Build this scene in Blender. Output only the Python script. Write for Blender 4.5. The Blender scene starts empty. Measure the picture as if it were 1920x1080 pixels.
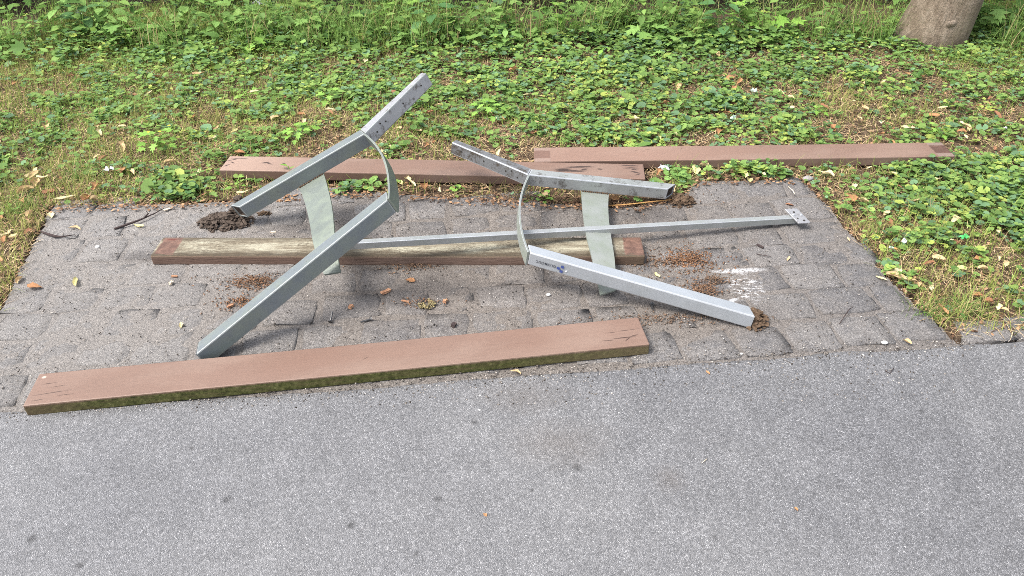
import bpy, bmesh, math, random
import numpy as np
from mathutils import Vector, Matrix

random.seed(7)
RNG = np.random.default_rng(11)
SC = bpy.context.scene
COL = SC.collection
R = math.radians

# ------------------------------------------------------------------ camera, sky, sun, exposure
CAM_H, PITCH, ROLL, FPX = 1.6, R(36.1), R(-0.87), 1482.0
_fw = np.array([0, math.cos(PITCH), -math.sin(PITCH)])
_r = np.array([1.0, 0, 0]); _u = np.cross(_r, _fw)
CR = math.cos(ROLL) * _r + math.sin(ROLL) * _u
CU = -math.sin(ROLL) * _r + math.cos(ROLL) * _u
cam_data = bpy.data.cameras.new('camera')
cam_data.sensor_width = 36.0
cam_data.lens = 36.0 * FPX / 1920.0
cam_data.clip_start = 0.05
cam_data.clip_end = 600.0
cam = bpy.data.objects.new('camera', cam_data)
COL.objects.link(cam)
cam.matrix_world = Matrix(((CR[0], CU[0], -_fw[0], 0), (CR[1], CU[1], -_fw[1], 0), (CR[2], CU[2], -_fw[2], CAM_H), (0, 0, 0, 1)))
SC.camera = cam

SUN_EL, SUN_AZ = R(58), R(250)      # azimuth clockwise from +y (the way the camera looks)
world = bpy.data.worlds.new('World')
SC.world = world
world.use_nodes = True
wn = world.node_tree
for n in list(wn.nodes):
    wn.nodes.remove(n)
wo = wn.nodes.new('ShaderNodeOutputWorld')
wb = wn.nodes.new('ShaderNodeBackground')
ws = wn.nodes.new('ShaderNodeTexSky')
ws.sky_type = 'NISHITA'
ws.sun_disc = False
ws.sun_elevation = SUN_EL
ws.sun_rotation = SUN_AZ
ws.dust_density = 4.0
ws.ozone_density = 1.0
wh = wn.nodes.new('ShaderNodeHueSaturation')
wh.inputs['Saturation'].default_value = 0.42
wn.links.new(ws.outputs[0], wh.inputs['Color'])
wn.links.new(wh.outputs[0], wb.inputs['Color'])
wb.inputs['Strength'].default_value = 0.15
wn.links.new(wb.outputs[0], wo.inputs[0])
sun_data = bpy.data.lights.new('sun', 'SUN')
sun_data.energy = 1.5
sun_data.angle = R(24)
sun_data.color = (1.0, 0.955, 0.88)
sun = bpy.data.objects.new('sun', sun_data)
COL.objects.link(sun)
_sd = Vector((math.sin(SUN_AZ) * math.cos(SUN_EL), math.cos(SUN_AZ) * math.cos(SUN_EL), math.sin(SUN_EL)))
sun.rotation_euler = _sd.to_track_quat('Z', 'Y').to_euler()
SC.view_settings.view_transform = 'Standard'
SC.view_settings.look = 'None'
SC.view_settings.gamma = 1.0
SC.view_settings.use_curve_mapping = False
SC.view_settings.exposure = 1.5
SC.cycles.filter_width = 0.9
SC.cycles.use_denoising = False


def gp(px, py, z=0.0):
    """the point at height z that lies under a pixel of the photograph"""
    d = _fw + (px - 960) / FPX * CR - (py - 540) / FPX * CU
    t = (z - CAM_H) / d[2]
    return np.array([0, 0, CAM_H]) + t * d


# ------------------------------------------------------------------ helpers
def tag(o, label=None, cat=None, group=None, kind=None):
    if label: o['label'] = label
    if cat: o['category'] = cat
    if group: o['group'] = group
    if kind: o['kind'] = kind
    return o


def empty(name, loc=(0, 0, 0), rz=0.0):
    o = bpy.data.objects.new(name, None)
    o.empty_display_size = 0.1
    COL.objects.link(o)
    o.location = loc
    o.rotation_euler = (0, 0, rz)
    return o


def link(name, me, material=None, parent=None, loc=(0, 0, 0)):
    o = bpy.data.objects.new(name, me)
    COL.objects.link(o)
    if material is not None and len(me.materials) == 0:
        for m in (material if isinstance(material, (list, tuple)) else [material]):
            me.materials.append(m)
    o.location = loc
    if parent is not None:
        o.parent = parent
    return o


def from_bm(name, bm, material=None, parent=None, loc=(0, 0, 0), smooth=False):
    bmesh.ops.recalc_face_normals(bm, faces=bm.faces[:])
    me = bpy.data.meshes.new(name)
    bm.to_mesh(me); bm.free()
    if smooth:
        me.polygons.foreach_set('use_smooth', [True] * len(me.polygons))
    return link(name, me, material, parent, loc)


def np_mesh(name, V, F, col=None, smooth=False):
    """fast mesh from vertex array (n,3), face array (m,k), per-vertex colours (n,3)"""
    me = bpy.data.meshes.new(name)
    V = np.asarray(V, np.float32); F = np.asarray(F, np.int32)
    me.vertices.add(len(V)); me.vertices.foreach_set('co', V.ravel())
    k = F.shape[1]
    me.loops.add(F.size); me.loops.foreach_set('vertex_index', F.ravel())
    me.polygons.add(len(F))
    me.polygons.foreach_set('loop_start', np.arange(0, F.size, k, dtype=np.int32))
    try:
        me.polygons.foreach_set('loop_total', np.full(len(F), k, np.int32))
    except Exception:
        pass
    if smooth:
        me.polygons.foreach_set('use_smooth', np.ones(len(F), bool))
    me.update(calc_edges=True)
    me.validate()
    if col is not None:
        a = me.color_attributes.new('Col', 'FLOAT_COLOR', 'POINT')
        c = np.ones((len(V), 4), np.float32); c[:, :3] = col
        a.data.foreach_set('color', c.ravel())
    return me


def _hash(ix, iy, s):
    n = (ix.astype(np.int64) * 374761393 + iy.astype(np.int64) * 668265263 + s * 974711) & 0x7fffffff
    n = ((n ^ (n >> 13)) * 1274126177) & 0x7fffffff
    n = n ^ (n >> 16)
    return (n & 0xffff) / 65535.0


def vnoise(x, y, s=0):
    ix, iy = np.floor(x), np.floor(y)
    fx, fy = x - ix, y - iy
    fx = fx * fx * (3 - 2 * fx); fy = fy * fy * (3 - 2 * fy)
    a, b = _hash(ix, iy, s), _hash(ix + 1, iy, s)
    c, d = _hash(ix, iy + 1, s), _hash(ix + 1, iy + 1, s)
    return (a * (1 - fx) + b * fx) * (1 - fy) + (c * (1 - fx) + d * fx) * fy


def fbm(x, y, scale, oct=4, s=0):
    x = np.asarray(x, float); y = np.asarray(y, float)
    t = 0; a = 0.5; n = 0
    for i in range(oct):
        t = t + a * vnoise(x * scale * 2 ** i + 37.1 * i, y * scale * 2 ** i + 11.7 * i, s + i)
        n += a; a *= 0.55
    return t / n


# ---- materials
class NT:
    def __init__(self, name, k=.84):
        self.k = k
        self.m = bpy.data.materials.new(name)
        self.m.use_nodes = True
        self.t = self.m.node_tree
        self.b = self.t.nodes['Principled BSDF']
        self.out = self.t.nodes['Material Output']

    def n(self, typ, props=None, **inp):
        nd = self.t.nodes.new(typ)
        for k, v in (props or {}).items():
            setattr(nd, k, v)
        for k, v in inp.items():
            key = int(k[1:]) if k[0] == '_' and k[1:].isdigit() else k.replace('_', ' ')
            self.set(nd.inputs[key], v)
        return nd

    def set(self, sock, v):
        if isinstance(v, bpy.types.NodeSocket):
            self.t.links.new(v, sock)
        else:
            if isinstance(v, (tuple, list)) and len(v) == 3 and sock.type == 'RGBA':
                v = (*v, 1)
            sock.default_value = v

    def coord(self, kind='Object'):
        return self.n('ShaderNodeTexCoord').outputs[kind]

    def pos(self):
        return self.n('ShaderNodeNewGeometry').outputs['Position']

    def noise(self, v, scale, detail=4, rough=0.6, dist=0.0):
        return self.n('ShaderNodeTexNoise', Vector=v, Scale=scale, Detail=detail, Roughness=rough, Distortion=dist).outputs[0]

    def vor(self, v, scale, feature='F1', out='Distance', rnd=1.0):
        return self.n('ShaderNodeTexVoronoi', {'feature': feature}, Vector=v, Scale=scale, Randomness=rnd).outputs[out]

    def math(self, op, a, b=0.0, clamp=False):
        return self.n('ShaderNodeMath', {'operation': op, 'use_clamp': clamp}, _0=a, _1=b).outputs[0]

    def ramp(self, f, stops):
        nd = self.n('ShaderNodeValToRGB', _0=f)
        e = nd.color_ramp.elements
        while len(e) < len(stops):
            e.new(0.5)
        for el, (p, c) in zip(e, stops):
            el.position = p
            if not isinstance(c, (tuple, list)): c = (c, c, c)
            el.color = (*c, 1)
        return nd.outputs[0]

    def map(self, v, a, b, c=0.0, d=1.0):
        return self.n('ShaderNodeMapRange', _0=v, _1=a, _2=b, _3=c, _4=d).outputs[0]

    def mix(self, f, a, b, mode='MIX'):
        nd = self.n('ShaderNodeMix', {'data_type': 'RGBA', 'blend_type': mode})
        self.set(nd.inputs[0], f); self.set(nd.inputs[6], a); self.set(nd.inputs[7], b)
        return nd.outputs[2]

    def xyz(self, v):
        return self.n('ShaderNodeSeparateXYZ', _0=v).outputs

    def scaled(self, v, s, loc=(0, 0, 0), rot=(0, 0, 0)):
        return self.n('ShaderNodeMapping', Vector=v, Scale=s, Location=loc, Rotation=rot).outputs[0]

    def ellipse(self, v, c, r, wob=0.5, nscale=60.0, soft=0.25, rot=0.0, shared=None):
        """1 inside an uneven ellipse round c with radii r"""
        sub = self.n('ShaderNodeVectorMath', {'operation': 'SUBTRACT'}, _0=v, _1=(c[0], c[1], 0)).outputs[0]
        if rot:
            sub = self.n('ShaderNodeVectorRotate', {'rotation_type': 'Z_AXIS'}, Vector=sub, Angle=-rot).outputs[0]
        sc = self.n('ShaderNodeVectorMath', {'operation': 'MULTIPLY'}, _0=sub, _1=(1 / r[0], 1 / r[1], 0)).outputs[0]
        ln = self.n('ShaderNodeVectorMath', {'operation': 'LENGTH'}, _0=sc).outputs['Value']
        nz = shared if shared is not None else self.math('MULTIPLY', self.math('SUBTRACT', self.noise(v, nscale, 3), 0.5), wob * 2.4)
        d = self.math('ADD', ln, nz)
        return self.map(d, 1.0 + soft, 1.0 - soft)

    def maxm(self, ms):
        o = ms[0]
        for m in ms[1:]:
            o = self.math('MAXIMUM', o, m)
        return o

    def bump(self, h, strength=0.5, dist=0.002):
        self.set(self.b.inputs['Normal'], self.n('ShaderNodeBump', Height=h, Strength=strength, Distance=dist).outputs[0])

    def fin(self, color=None, rough=0.8, spec=0.3, metal=0.0):
        if color is not None:
            if self.k != 1:
                color = self.mix(1.0, color, (self.k, self.k, self.k), 'MULTIPLY')
            self.set(self.b.inputs['Base Color'], color)
        self.set(self.b.inputs['Roughness'], rough)
        self.set(self.b.inputs['Specular IOR Level'], spec)
        self.set(self.b.inputs['Metallic'], metal)
        return self.m


def mat_asphalt():
    a = NT('asphalt', .88)
    p = a.pos()
    cell = a.xyz(a.vor(p, 270, out='Color'))[0]
    cell2 = a.xyz(a.vor(p, 130, out='Color'))[1]
    edge = a.vor(p, 270, 'DISTANCE_TO_EDGE')
    fine = a.noise(p, 420, 3, 0.7)
    base = a.ramp(cell, [(0.0, (.088, .089, .096)), (.3, (.156, .157, .166)), (.62, (.234, .235, .247)), (.86, (.308, .309, .322)), (.96, (.385, .386, .398)), (1.0, (.48, .48, .485))])
    base = a.mix(a.map(edge, 0.0, .22, .62, 0.0), base, (.060, .060, .063))
    base = a.mix(a.map(cell2, .94, .97, 0, .3), base, (.36, .36, .37))
    base = a.mix(a.map(cell2, .06, .03, 0, .4), base, (.075, .075, .080))
    base = a.mix(.30, base, a.ramp(fine, [(.3, .06), (.7, .34)]))
    big = a.noise(p, 1.1, 4, .55)
    mid = a.noise(p, 9, 4, .65)
    base = a.mix(1.0, base, a.ramp(big, [(.3, (.86, .86, .88)), (.7, (1.1, 1.09, 1.07))]), 'MULTIPLY')
    base = a.mix(1.0, base, a.ramp(mid, [(.25, .86), (.75, 1.14)]), 'MULTIPLY')
    # paler towards the near left, less so to the far right, broken by noise
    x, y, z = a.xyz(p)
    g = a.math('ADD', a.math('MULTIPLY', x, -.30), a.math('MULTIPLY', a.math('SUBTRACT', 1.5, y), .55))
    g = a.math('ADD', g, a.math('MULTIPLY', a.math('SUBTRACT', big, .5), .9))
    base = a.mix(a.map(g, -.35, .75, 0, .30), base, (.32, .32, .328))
    spots = [((890, 793), .012, .007), ((425, 938), .011, .008), ((657, 987), .011, .009), ((822, 937), .013, .008), ((1083, 878), .016, .010),
             ((60, 1013), .013, .010), ((1725, 773), .008, .005), ((998, 921), .006, .005), ((361, 841), .009, .006), ((150, 1062), .010, .006), ((780, 1040), .007, .006), ((1340, 1010), .006, .006)]
    ms = []
    for (c, r1, r2) in spots:
        q = gp(*c)
        ms.append(a.ellipse(p, q, (r1 * .8, r2 * 1.15), .75, 110, .45))
    base = a.mix(a.math('MULTIPLY', a.maxm(ms), .6), base, (.045, .044, .045))
    crk = a.vor(a.n('ShaderNodeVectorMath', {'operation': 'ADD'}, _0=p, _1=a.n('ShaderNodeTexNoise', Vector=p, Scale=6.0, Detail=5.0, Roughness=.7).outputs['Color']).outputs[0], 1.15, 'DISTANCE_TO_EDGE')
    base = a.mix(a.math('MULTIPLY', a.map(crk, .0035, .001), a.map(a.noise(p, 3, 3), .5, .6, 0, .5)), base, (.075, .073, .075))
    br = [a.ellipse(p, gp(1050, 832), (.10, .06), .6, 20, .8), a.ellipse(p, gp(1255, 900), (.03, .03), .6, 30, .8), a.ellipse(p, gp(985, 745), (.09, .05), .6, 20, .8)]
    base = a.mix(a.math('MULTIPLY', a.maxm(br), .28), base, (.13, .105, .085))
    h = a.math('ADD', a.map(edge, 0, .35), a.math('MULTIPLY', a.math('ADD', cell, fine), .5))
    a.bump(h, .8, .0026)
    return a.fin(base, a.map(cell, 0, 1, .95, .72), .35)


def stone_color(a, p, tint=0.0, dirty=0.5):
    sp = a.noise(p, 330, 3, .75)
    sp2 = a.xyz(a.vor(p, 240, out='Color'))[0]
    mid = a.noise(p, 22, 5, .7)
    big = a.noise(p, 2.2, 4, .6)
    stone = a.ramp(a.math('ADD', a.math('MULTIPLY', sp, .5), a.math('MULTIPLY', mid, .5)),
                   [(.30, (.062, .061, .066)), (.46, (.140, .137, .140)), (.58, (.205, .200, .200)), (.72, (.34, .335, .335))])
    stone = a.mix(a.map(sp2, .92, .97, 0, .5), stone, (.42, .41, .40))
    stone = a.mix(a.map(sp2, .09, .04, 0, .55), stone, (.05, .048, .048))
    return stone, sp, mid, big


def pave_tone(a, p, c, big):
    x, y, z = a.xyz(p)
    # trodden brown earth under the bench, paler towards the left, darker towards the right
    e = a.maxm([a.ellipse(p, (-.25, 2.28), (.95, .33), .35, 5, .6), a.ellipse(p, (.45, 2.62), (.75, .22), .35, 6, .6), a.ellipse(p, (.55, 2.02), (.38, .10), .5, 9, .5)])
    c = a.mix(a.math('MULTIPLY', e, .50), c, a.ramp(a.noise(p, 26, 6, .8), [(.32, (.080, .064, .054)), (.5, (.150, .127, .110)), (.68, (.235, .208, .185))]))
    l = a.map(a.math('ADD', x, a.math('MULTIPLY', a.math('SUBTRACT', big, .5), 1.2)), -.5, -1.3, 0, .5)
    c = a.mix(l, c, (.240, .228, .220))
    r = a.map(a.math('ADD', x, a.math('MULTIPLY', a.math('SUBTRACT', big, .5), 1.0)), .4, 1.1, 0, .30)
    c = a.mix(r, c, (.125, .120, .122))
    dark = [a.ellipse(p, gp(560, 425), (.10, .05), .7, 18, .5), a.ellipse(p, gp(1215, 402), (.10, .06), .6, 14, .5), a.ellipse(p, gp(820, 545), (.40, .05), .7, 10, .7), a.ellipse(p, gp(270, 480), (.10, .03), .8, 20, .5)]
    c = a.mix(a.math('MULTIPLY', a.maxm(dark), .5), c, (.055, .050, .050))
    w = a.math('MULTIPLY', a.ellipse(p, gp(1388, 507), (.085, .013), .55, 45, .35, .06), a.map(a.noise(p, 90, 3, .8), .40, .52))
    w2 = a.math('MULTIPLY', a.ellipse(p, gp(1400, 538), (.055, .075), .6, 30, .4), a.map(a.noise(a.scaled(p, (.6, 1.6, 1)), 75, 3, .8), .52, .60))
    w3 = a.ellipse(p, gp(1375, 562), (.02, .008), .6, 60, .3, .6)
    c = a.mix(1.0, c, a.ramp(a.noise(p, 210, 3, .8), [(.30, (.80, .79, .775)), (.5, (1.37, 1.365, 1.345)), (.70, (2.05, 2.05, 2.03))]), 'MULTIPLY')
    c = a.mix(a.math('MULTIPLY', a.maxm([w, w2, w3]), .9), c, (.74, .74, .75))
    return c


def mat_sett():
    a = NT('granite sett', .85)
    p = a.pos()
    st, sp, mid, big = stone_color(a, p)
    rnd = a.n('ShaderNodeObjectInfo').outputs['Random']
    st = a.mix(1.0, st, a.ramp(rnd, [(0, (.78, .78, .80)), (.4, (.98, .97, .97)), (.75, (1.10, 1.08, 1.06)), (1, (1.30, 1.27, 1.24))]), 'MULTIPLY')
    dust = a.map(a.noise(p, 11, 6, .75, .4), .44, .60, .05, .70)
    c = a.mix(dust, st, a.ramp(a.noise(p, 120, 5, .8), [(.32, (.085, .074, .068)), (.5, (.185, .170, .160)), (.68, (.32, .305, .295))]))
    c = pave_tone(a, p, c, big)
    a.bump(a.math('ADD', a.math('MULTIPLY', a.noise(p, 90, 6, .85), 1.5), a.math('MULTIPLY', sp, .8)), 1.0, .007)
    return a.fin(c, .85, .3)


def mat_bed():
    a = NT('trodden dirt between setts', .83)
    p = a.pos()
    st, sp, mid, big = stone_color(a, p)
    g = a.noise(p, 150, 4, .75)
    c = a.ramp(g, [(.28, (.075, .064, .057)), (.45, (.150, .134, .123)), (.6, (.215, .197, .183)), (.75, (.32, .30, .285))])
    c = a.mix(a.map(mid, .35, .65, .1, .4), c, (.175, .158, .147))
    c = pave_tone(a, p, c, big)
    a.bump(a.math('ADD', a.noise(p, 90, 6, .85), g), 1.0, .008)
    return a.fin(c, .95, .2)


def mat_soil():
    a = NT('soil with litter', 1.0)
    p = a.pos()
    n = a.noise(p, 60, 5, .75)
    n2 = a.noise(p, 3, 4, .6)
    c = a.ramp(n, [(.3, (.018, .012, .008)), (.5, (.060, .041, .028)), (.7, (.125, .090, .062))])
    c = a.mix(a.map(n2, .42, .68, .05, .5), c, (.13, .090, .058))
    a.bump(n, 1.0, .01)
    return a.fin(c, .95, .15)


def mat_foliage(name, rough=.6, transl=.38, spec=.2):
    a = NT(name, 1.0)
    col = a.n('ShaderNodeVertexColor', {'layer_name': 'Col'}).outputs[0]
    a.fin(col, rough, spec)
    tr = a.n('ShaderNodeBsdfTranslucent', Color=col)
    mx = a.n('ShaderNodeMixShader', _0=transl)
    a.t.links.new(a.b.outputs[0], mx.inputs[1]); a.t.links.new(tr.outputs[0], mx.inputs[2])
    a.t.links.new(mx.outputs[0], a.out.inputs[0])
    return a.m


def mat_leaf_flat(name, c1, c2, rough=.55, transl=.25, vein=True):
    """leaf whose hue varies from leaf to leaf"""
    a = NT(name, 1.0)
    o = a.coord()
    rnd = a.n('ShaderNodeObjectInfo').outputs['Random']
    n = a.noise(o, 45, 4, .6)
    f = a.math('ADD', a.math('MULTIPLY', rnd, .6), a.math('MULTIPLY', n, .5), True)
    col = a.mix(f, c1, c2)
    a.bump(a.noise(o, 90, 3, .6), .4, .002)
    a.fin(col, rough, .3)
    tr = a.n('ShaderNodeBsdfTranslucent', Color=col)
    mx = a.n('ShaderNodeMixShader', _0=transl)
    a.t.links.new(a.b.outputs[0], mx.inputs[1]); a.t.links.new(tr.outputs[0], mx.inputs[2])
    a.t.links.new(mx.outputs[0], a.out.inputs[0])
    return a.m


PAINT = (.188, .119, .091)
PAINT_D = (.150, .072, .052)


def plank_base(a, o, tone=PAINT, lift=1.0):
    g = a.noise(a.scaled(o, (3.0, 90, 90)), 4, 5, .6)
    big = a.noise(a.scaled(o, (1.2, 5, 5)), 3, 3, .5)
    c = a.mix(a.map(g, .35, .65, 0, .35), tone, tuple(v * 1.18 for v in tone))
    c = a.mix(a.map(big, .4, .7, 0, .35), c, tuple(v * .84 for v in tone))
    worn = a.noise(a.scaled(o, (1.0, 3, 3)), 2.3, 5, .65)
    c = a.mix(a.map(worn, .46, .66, 0, .5), c, (.250, .178, .142))
    streak = a.noise(a.scaled(o, (1.5, 140, 140)), 3, 6, .75)
    c = a.mix(a.map(streak, .56, .70, 0, .45), c, tuple(v * .62 for v in tone))
    nick = a.noise(a.scaled(o, (9, 70, 70)), 5, 4, .8)
    c = a.mix(a.map(nick, .70, .74, 0, .6), c, (.070, .042, .032))
    fine = a.noise(a.scaled(o, (40, 160, 160)), 6, 3, .7)
    c = a.mix(a.map(fine, .6, .8, 0, .25), c, tuple(v * 1.4 for v in tone))
    return c, g


def cracks(a, o, lst):
    """dark splits: (x, y, half length, half width, tilt)"""
    nz = a.math('MULTIPLY', a.math('SUBTRACT', a.noise(o, 55, 3), .5), 1.3)
    out = None
    for (x, y, l, w, r) in lst:
        e = a.ellipse(o, (x, y), (l, w), .55, 55, .35, r, nz)
        out = e if out is None else a.math('MAXIMUM', out, e)
    return out


def mat_plank(name, kind):
    a = NT(name)
    o = a.coord()
    x, y, z = a.xyz(o)
    c, g = plank_base(a, o)
    rough = .48
    if kind == 'front':
        m = cracks(a, o, [(-.84, -.022, .045, .0013, .10), (-.80, -.036, .022, .001, .05), (-.86, .02, .02, .0012, .08), (-.83, .004, .018, .001, .1), (-.87, -.048, .016, .0013, .1),
                          (.855, .008, .03, .0014, .05), (.80, .004, .018, .001, .02), (.835, -.026, .035, .0022, .02), (.78, -.032, .02, .0012, -.05), (.87, -.02, .012, .002, .15), (.845, -.034, .012, .002, .7), (.05, -.002, .01, .0008, .6)])
        c = a.mix(a.math('MULTIPLY', m, .85), c, (.035, .018, .013))
        hole = a.ellipse(o, (-.885, .050), (.006, .005), .3, 80, .3)
        c = a.mix(hole, c, (.45, .36, .30))
        frame_shade = a.maxm([a.ellipse(o, (-.16, .03), (.16, .05), .4, 8, .8, .2), a.ellipse(o, (.56, .0), (.09, .07), .4, 9, .9)])  # soft shadows of the frame painted into the plank colour
        c = a.mix(a.math('MULTIPLY', frame_shade, .35), c, (.155, .085, .060))
    if kind == 'far_left':
        m = cracks(a, o, [(-0.875, 0.03, 0.023, 0.0033, 0.5), (-0.865, 0.005, 0.0138, 0.003, -0.6), (-0.85, 0.045, 0.0345, 0.00225, 0.02), (-0.72, 0.01, 0.0184, 0.00525, 0.25), (-0.7, 0, 0.0138, 0.003, -0.3), (-0.88, -0.02, 0.0138, 0.003, 0.8), (-0.64, 0.005, 0.0115, 0.003, -0.4),
                          (0.63, 0.028, 0.05175, 0.00675, 0.1), (0.665, 0.03, 0.023, 0.0045, 0), (0.56, -0.004, 0.0345, 0.015, 0.12), (0.6, -0.01, 0.0575, 0.00675, 0.03), (0.65, 0.008, 0.0138, 0.006, 0.3), (0.715, 0.012, 0.0115, 0.0045, -0.2),
                          (0.84, 0.05, 0.0322, 0.0033, 0.05), (0.85, 0.036, 0.0253, 0.0033, 0.1), (0.86, 0.018, 0.0138, 0.006, 0.2), (0.835, 0.026, 0.0207, 0.003, 0.1), (0.865, -0.012, 0.0161, 0.0045, -0.4), (0.87, -0.03, 0.0115, 0.003, 0.5), (0.855, -0.002, 0.0161, 0.0024, 0.4)])
        pale = a.map(a.math('ADD', x, a.math('MULTIPLY', g, .5)), -.1, -.55, 0, .55)
        c = a.mix(pale, c, (.40, .285, .225))
        c = a.mix(a.math('MULTIPLY', m, .95), c, (.038, .024, .020))
    if kind == 'far_right':
        sq = a.math('ADD', a.math('ABSOLUTE', x), a.math('MULTIPLY', a.math('SUBTRACT', a.noise(o, 40, 2), .5), .006))
        endm = a.map(sq, .826, .832)
        inner = a.math('MULTIPLY', endm, a.map(a.math('ADD', a.math('ABSOLUTE', y), a.math('MULTIPLY', a.math('SUBTRACT', a.noise(o, 55, 3), .5), .02)), .040, .034))
        c = a.mix(a.math('MULTIPLY', endm, .5), c, (.23, .185, .165))
        c = a.mix(inner, c, a.ramp(a.noise(a.scaled(o, (6, 120, 1)), 4, 3, .6), [(.35, (.055, .030, .023)), (.6, (.135, .076, .058))]))
        m = cracks(a, o, [(-.45, .03, .012, .0022, .5), (-.42, .02, .008, .002, .3), (-.40, .036, .008, .002, -.3), (-.6, -.03, .006, .002, .4), (-.25, .04, .008, .0018, 1.0), (-.33, .0, .006, .0015, .2), (.1, .05, .01, .001, 0)])
        c = a.mix(a.math('MULTIPLY', m, .8), c, (.05, .03, .024))
        pale = a.map(a.math('ADD', x, a.math('MULTIPLY', g, .6)), -.1, .5, .25, 0)
        c = a.mix(pale, c, (.36, .225, .175))
    if kind == 'weathered':
        wood = a.noise(a.scaled(o, (2.0, 70, 70)), 5, 6, .7, .3)
        spots = a.noise(a.scaled(o, (22, 60, 60)), 4, 5, .8)
        wc = a.ramp(wood, [(.30, (.070, .054, .038)), (.45, (.185, .157, .110)), (.60, (.30, .268, .200)), (.75, (.44, .41, .33))])
        gy = a.math('ADD', y, a.math('MULTIPLY', a.math('SUBTRACT', a.noise(a.scaled(o, (5, 30, 1)), 4, 4, .7), .5), .075))
        dk = a.math('MAXIMUM', a.map(gy, -.020, -.050), a.map(gy, .028, .055, 0, .8))
        cream = a.map(a.noise(a.scaled(o, (1.6, 9, 1)), 3, 4, .6), .46, .62, 0, .75)
        wc = a.mix(cream, wc, (.43, .41, .315))
        wc = a.mix(a.math('MULTIPLY', dk, .90), wc, a.ramp(spots, [(.35, (.020, .015, .010)), (.6, (.085, .063, .040)), (.75, (.17, .135, .09))]))
        sx = a.noise(a.scaled(o, (1.2, 2, 1)), 3, 3, .6)
        wc = a.mix(a.math('MULTIPLY', a.map(spots, .46, .62), a.map(sx, .40, .56, .3, .95)), wc, (.075, .056, .036))
        ax = a.math('ADD', a.math('ABSOLUTE', a.math('ADD', x, -.005)), a.math('MULTIPLY', a.math('SUBTRACT', a.noise(o, 50, 3), .5), .014))
        endm = a.math('MULTIPLY', a.map(ax, .808, .814), a.map(ax, .884, .878))
        endm = a.math('MULTIPLY', endm, a.map(gy, -.058, -.048))
        pc = a.mix(a.map(a.noise(o, 40, 5, .7), .35, .65), (.085, .046, .034), (.185, .104, .076))
        c = a.mix(endm, wc, pc)
        slot = a.ellipse(o, (-.845, .045), (.018, .004), .3, 60, .3)
        c = a.mix(slot, c, (.12, .03, .02))
        rough = a.mix(endm, (.9, .9, .9), (.55, .55, .55))
    a.bump(g, .45 if kind != 'weathered' else .9, .002)
    return a.fin(c, rough, .32)


def mat_plank_side(name, kind):
    a = NT(name)
    o = a.coord()
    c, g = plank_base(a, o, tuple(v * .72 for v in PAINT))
    x, y, z = a.xyz(o)
    if kind == 'moss':
        n = a.noise(o, 70, 5, .75)
        n2 = a.noise(a.scaled(o, (3, 30, 30)), 4, 4, .6)
        mc = a.ramp(n, [(.30, (.022, .024, .008)), (.46, (.062, .068, .019)), (.60, (.120, .122, .042)), (.76, (.27, .25, .13))])
        mc = a.mix(a.map(n2, .46, .70, 0, .7), mc, (.105, .082, .040))
        mc = a.mix(a.map(x, .45, .85, 0, .6), mc, (.17, .125, .075))
        mc = a.mix(a.map(x, -.70, -.92, 0, .7), mc, (.13, .085, .055))
        ed = a.map(a.math('ADD', z, a.math('MULTIPLY', a.math('SUBTRACT', n, .5), .012)), .0115, .0150)
        c = a.mix(a.math('MULTIPLY', ed, .8), mc, c)
        a.bump(n, 1.0, .004)
        return a.fin(c, .9, .2)
    if kind == 'old':
        n = a.noise(a.scaled(o, (6, 60, 60)), 4, 5, .7)
        c = a.mix(a.map(n, .5, .7, 0, .8), c, (.070, .038, .026))
        top = a.map(a.math('ADD', z, a.math('MULTIPLY', a.math('SUBTRACT', n, .5), .02)), .010, .017)
        c = a.mix(a.math('MULTIPLY', top, .7), c, (.17, .125, .085))
        c = a.mix(a.map(x, .72, .88, 0, .7), c, (.115, .085, .055))
        a.bump(n, .8, .003)
        return a.fin(c, .75, .25)
    a.bump(g, .2, .0015)
    return a.fin(c, .5, .3)


def mat_steel(name, base=(.50, .515, .53), algae=0.15, dirt=0.1, rough=.38, metal=.55, scratch=.25, sps=45, thr=.58):
    a = NT(name)
    o = a.pos()
    n = a.noise(o, 7, 4, .6)
    f = a.noise(o, 130, 4, .7)
    sp = a.noise(o, sps, 6, .8)
    c = a.mix(a.map(n, .35, .7, 0, 1), base, tuple(v * .86 for v in base))
    c = a.mix(a.map(a.noise(o, 16, 4, .65), .38, .66, 0, algae), c, (.22, .255, .195))
    c = a.mix(a.math('MULTIPLY', a.map(sp, thr, thr + .10), min(1.0, dirt * 2.2)), c, (.085, .072, .058))
    sc = a.noise(a.scaled(o, (14, 60, 30), rot=(.3, .2, .5)), 6, 3, .8)
    c = a.mix(a.map(sc, .72, .78, 0, scratch), c, (.72, .73, .74))
    r = a.math('ADD', rough, a.map(f, .3, .7, -.06, .14))
    r = a.math('ADD', r, a.map(sp, .58, .68, 0, .25))
    a.bump(a.math('ADD', f, a.math('MULTIPLY', sp, .5)), .12, .0012)
    return a.fin(c, r, .5, metal)


def mat_simple(name, c1, c2, scale=60, rough=.8, spec=.3, bump=.5, dist=.003, metal=0.0):
    a = NT(name)
    o = a.coord()
    n = a.noise(o, scale, 5, .7)
    c = a.mix(a.map(n, .3, .7), c1, c2)
    a.bump(n, bump, dist)
    return a.fin(c, rough, spec, metal)


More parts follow.
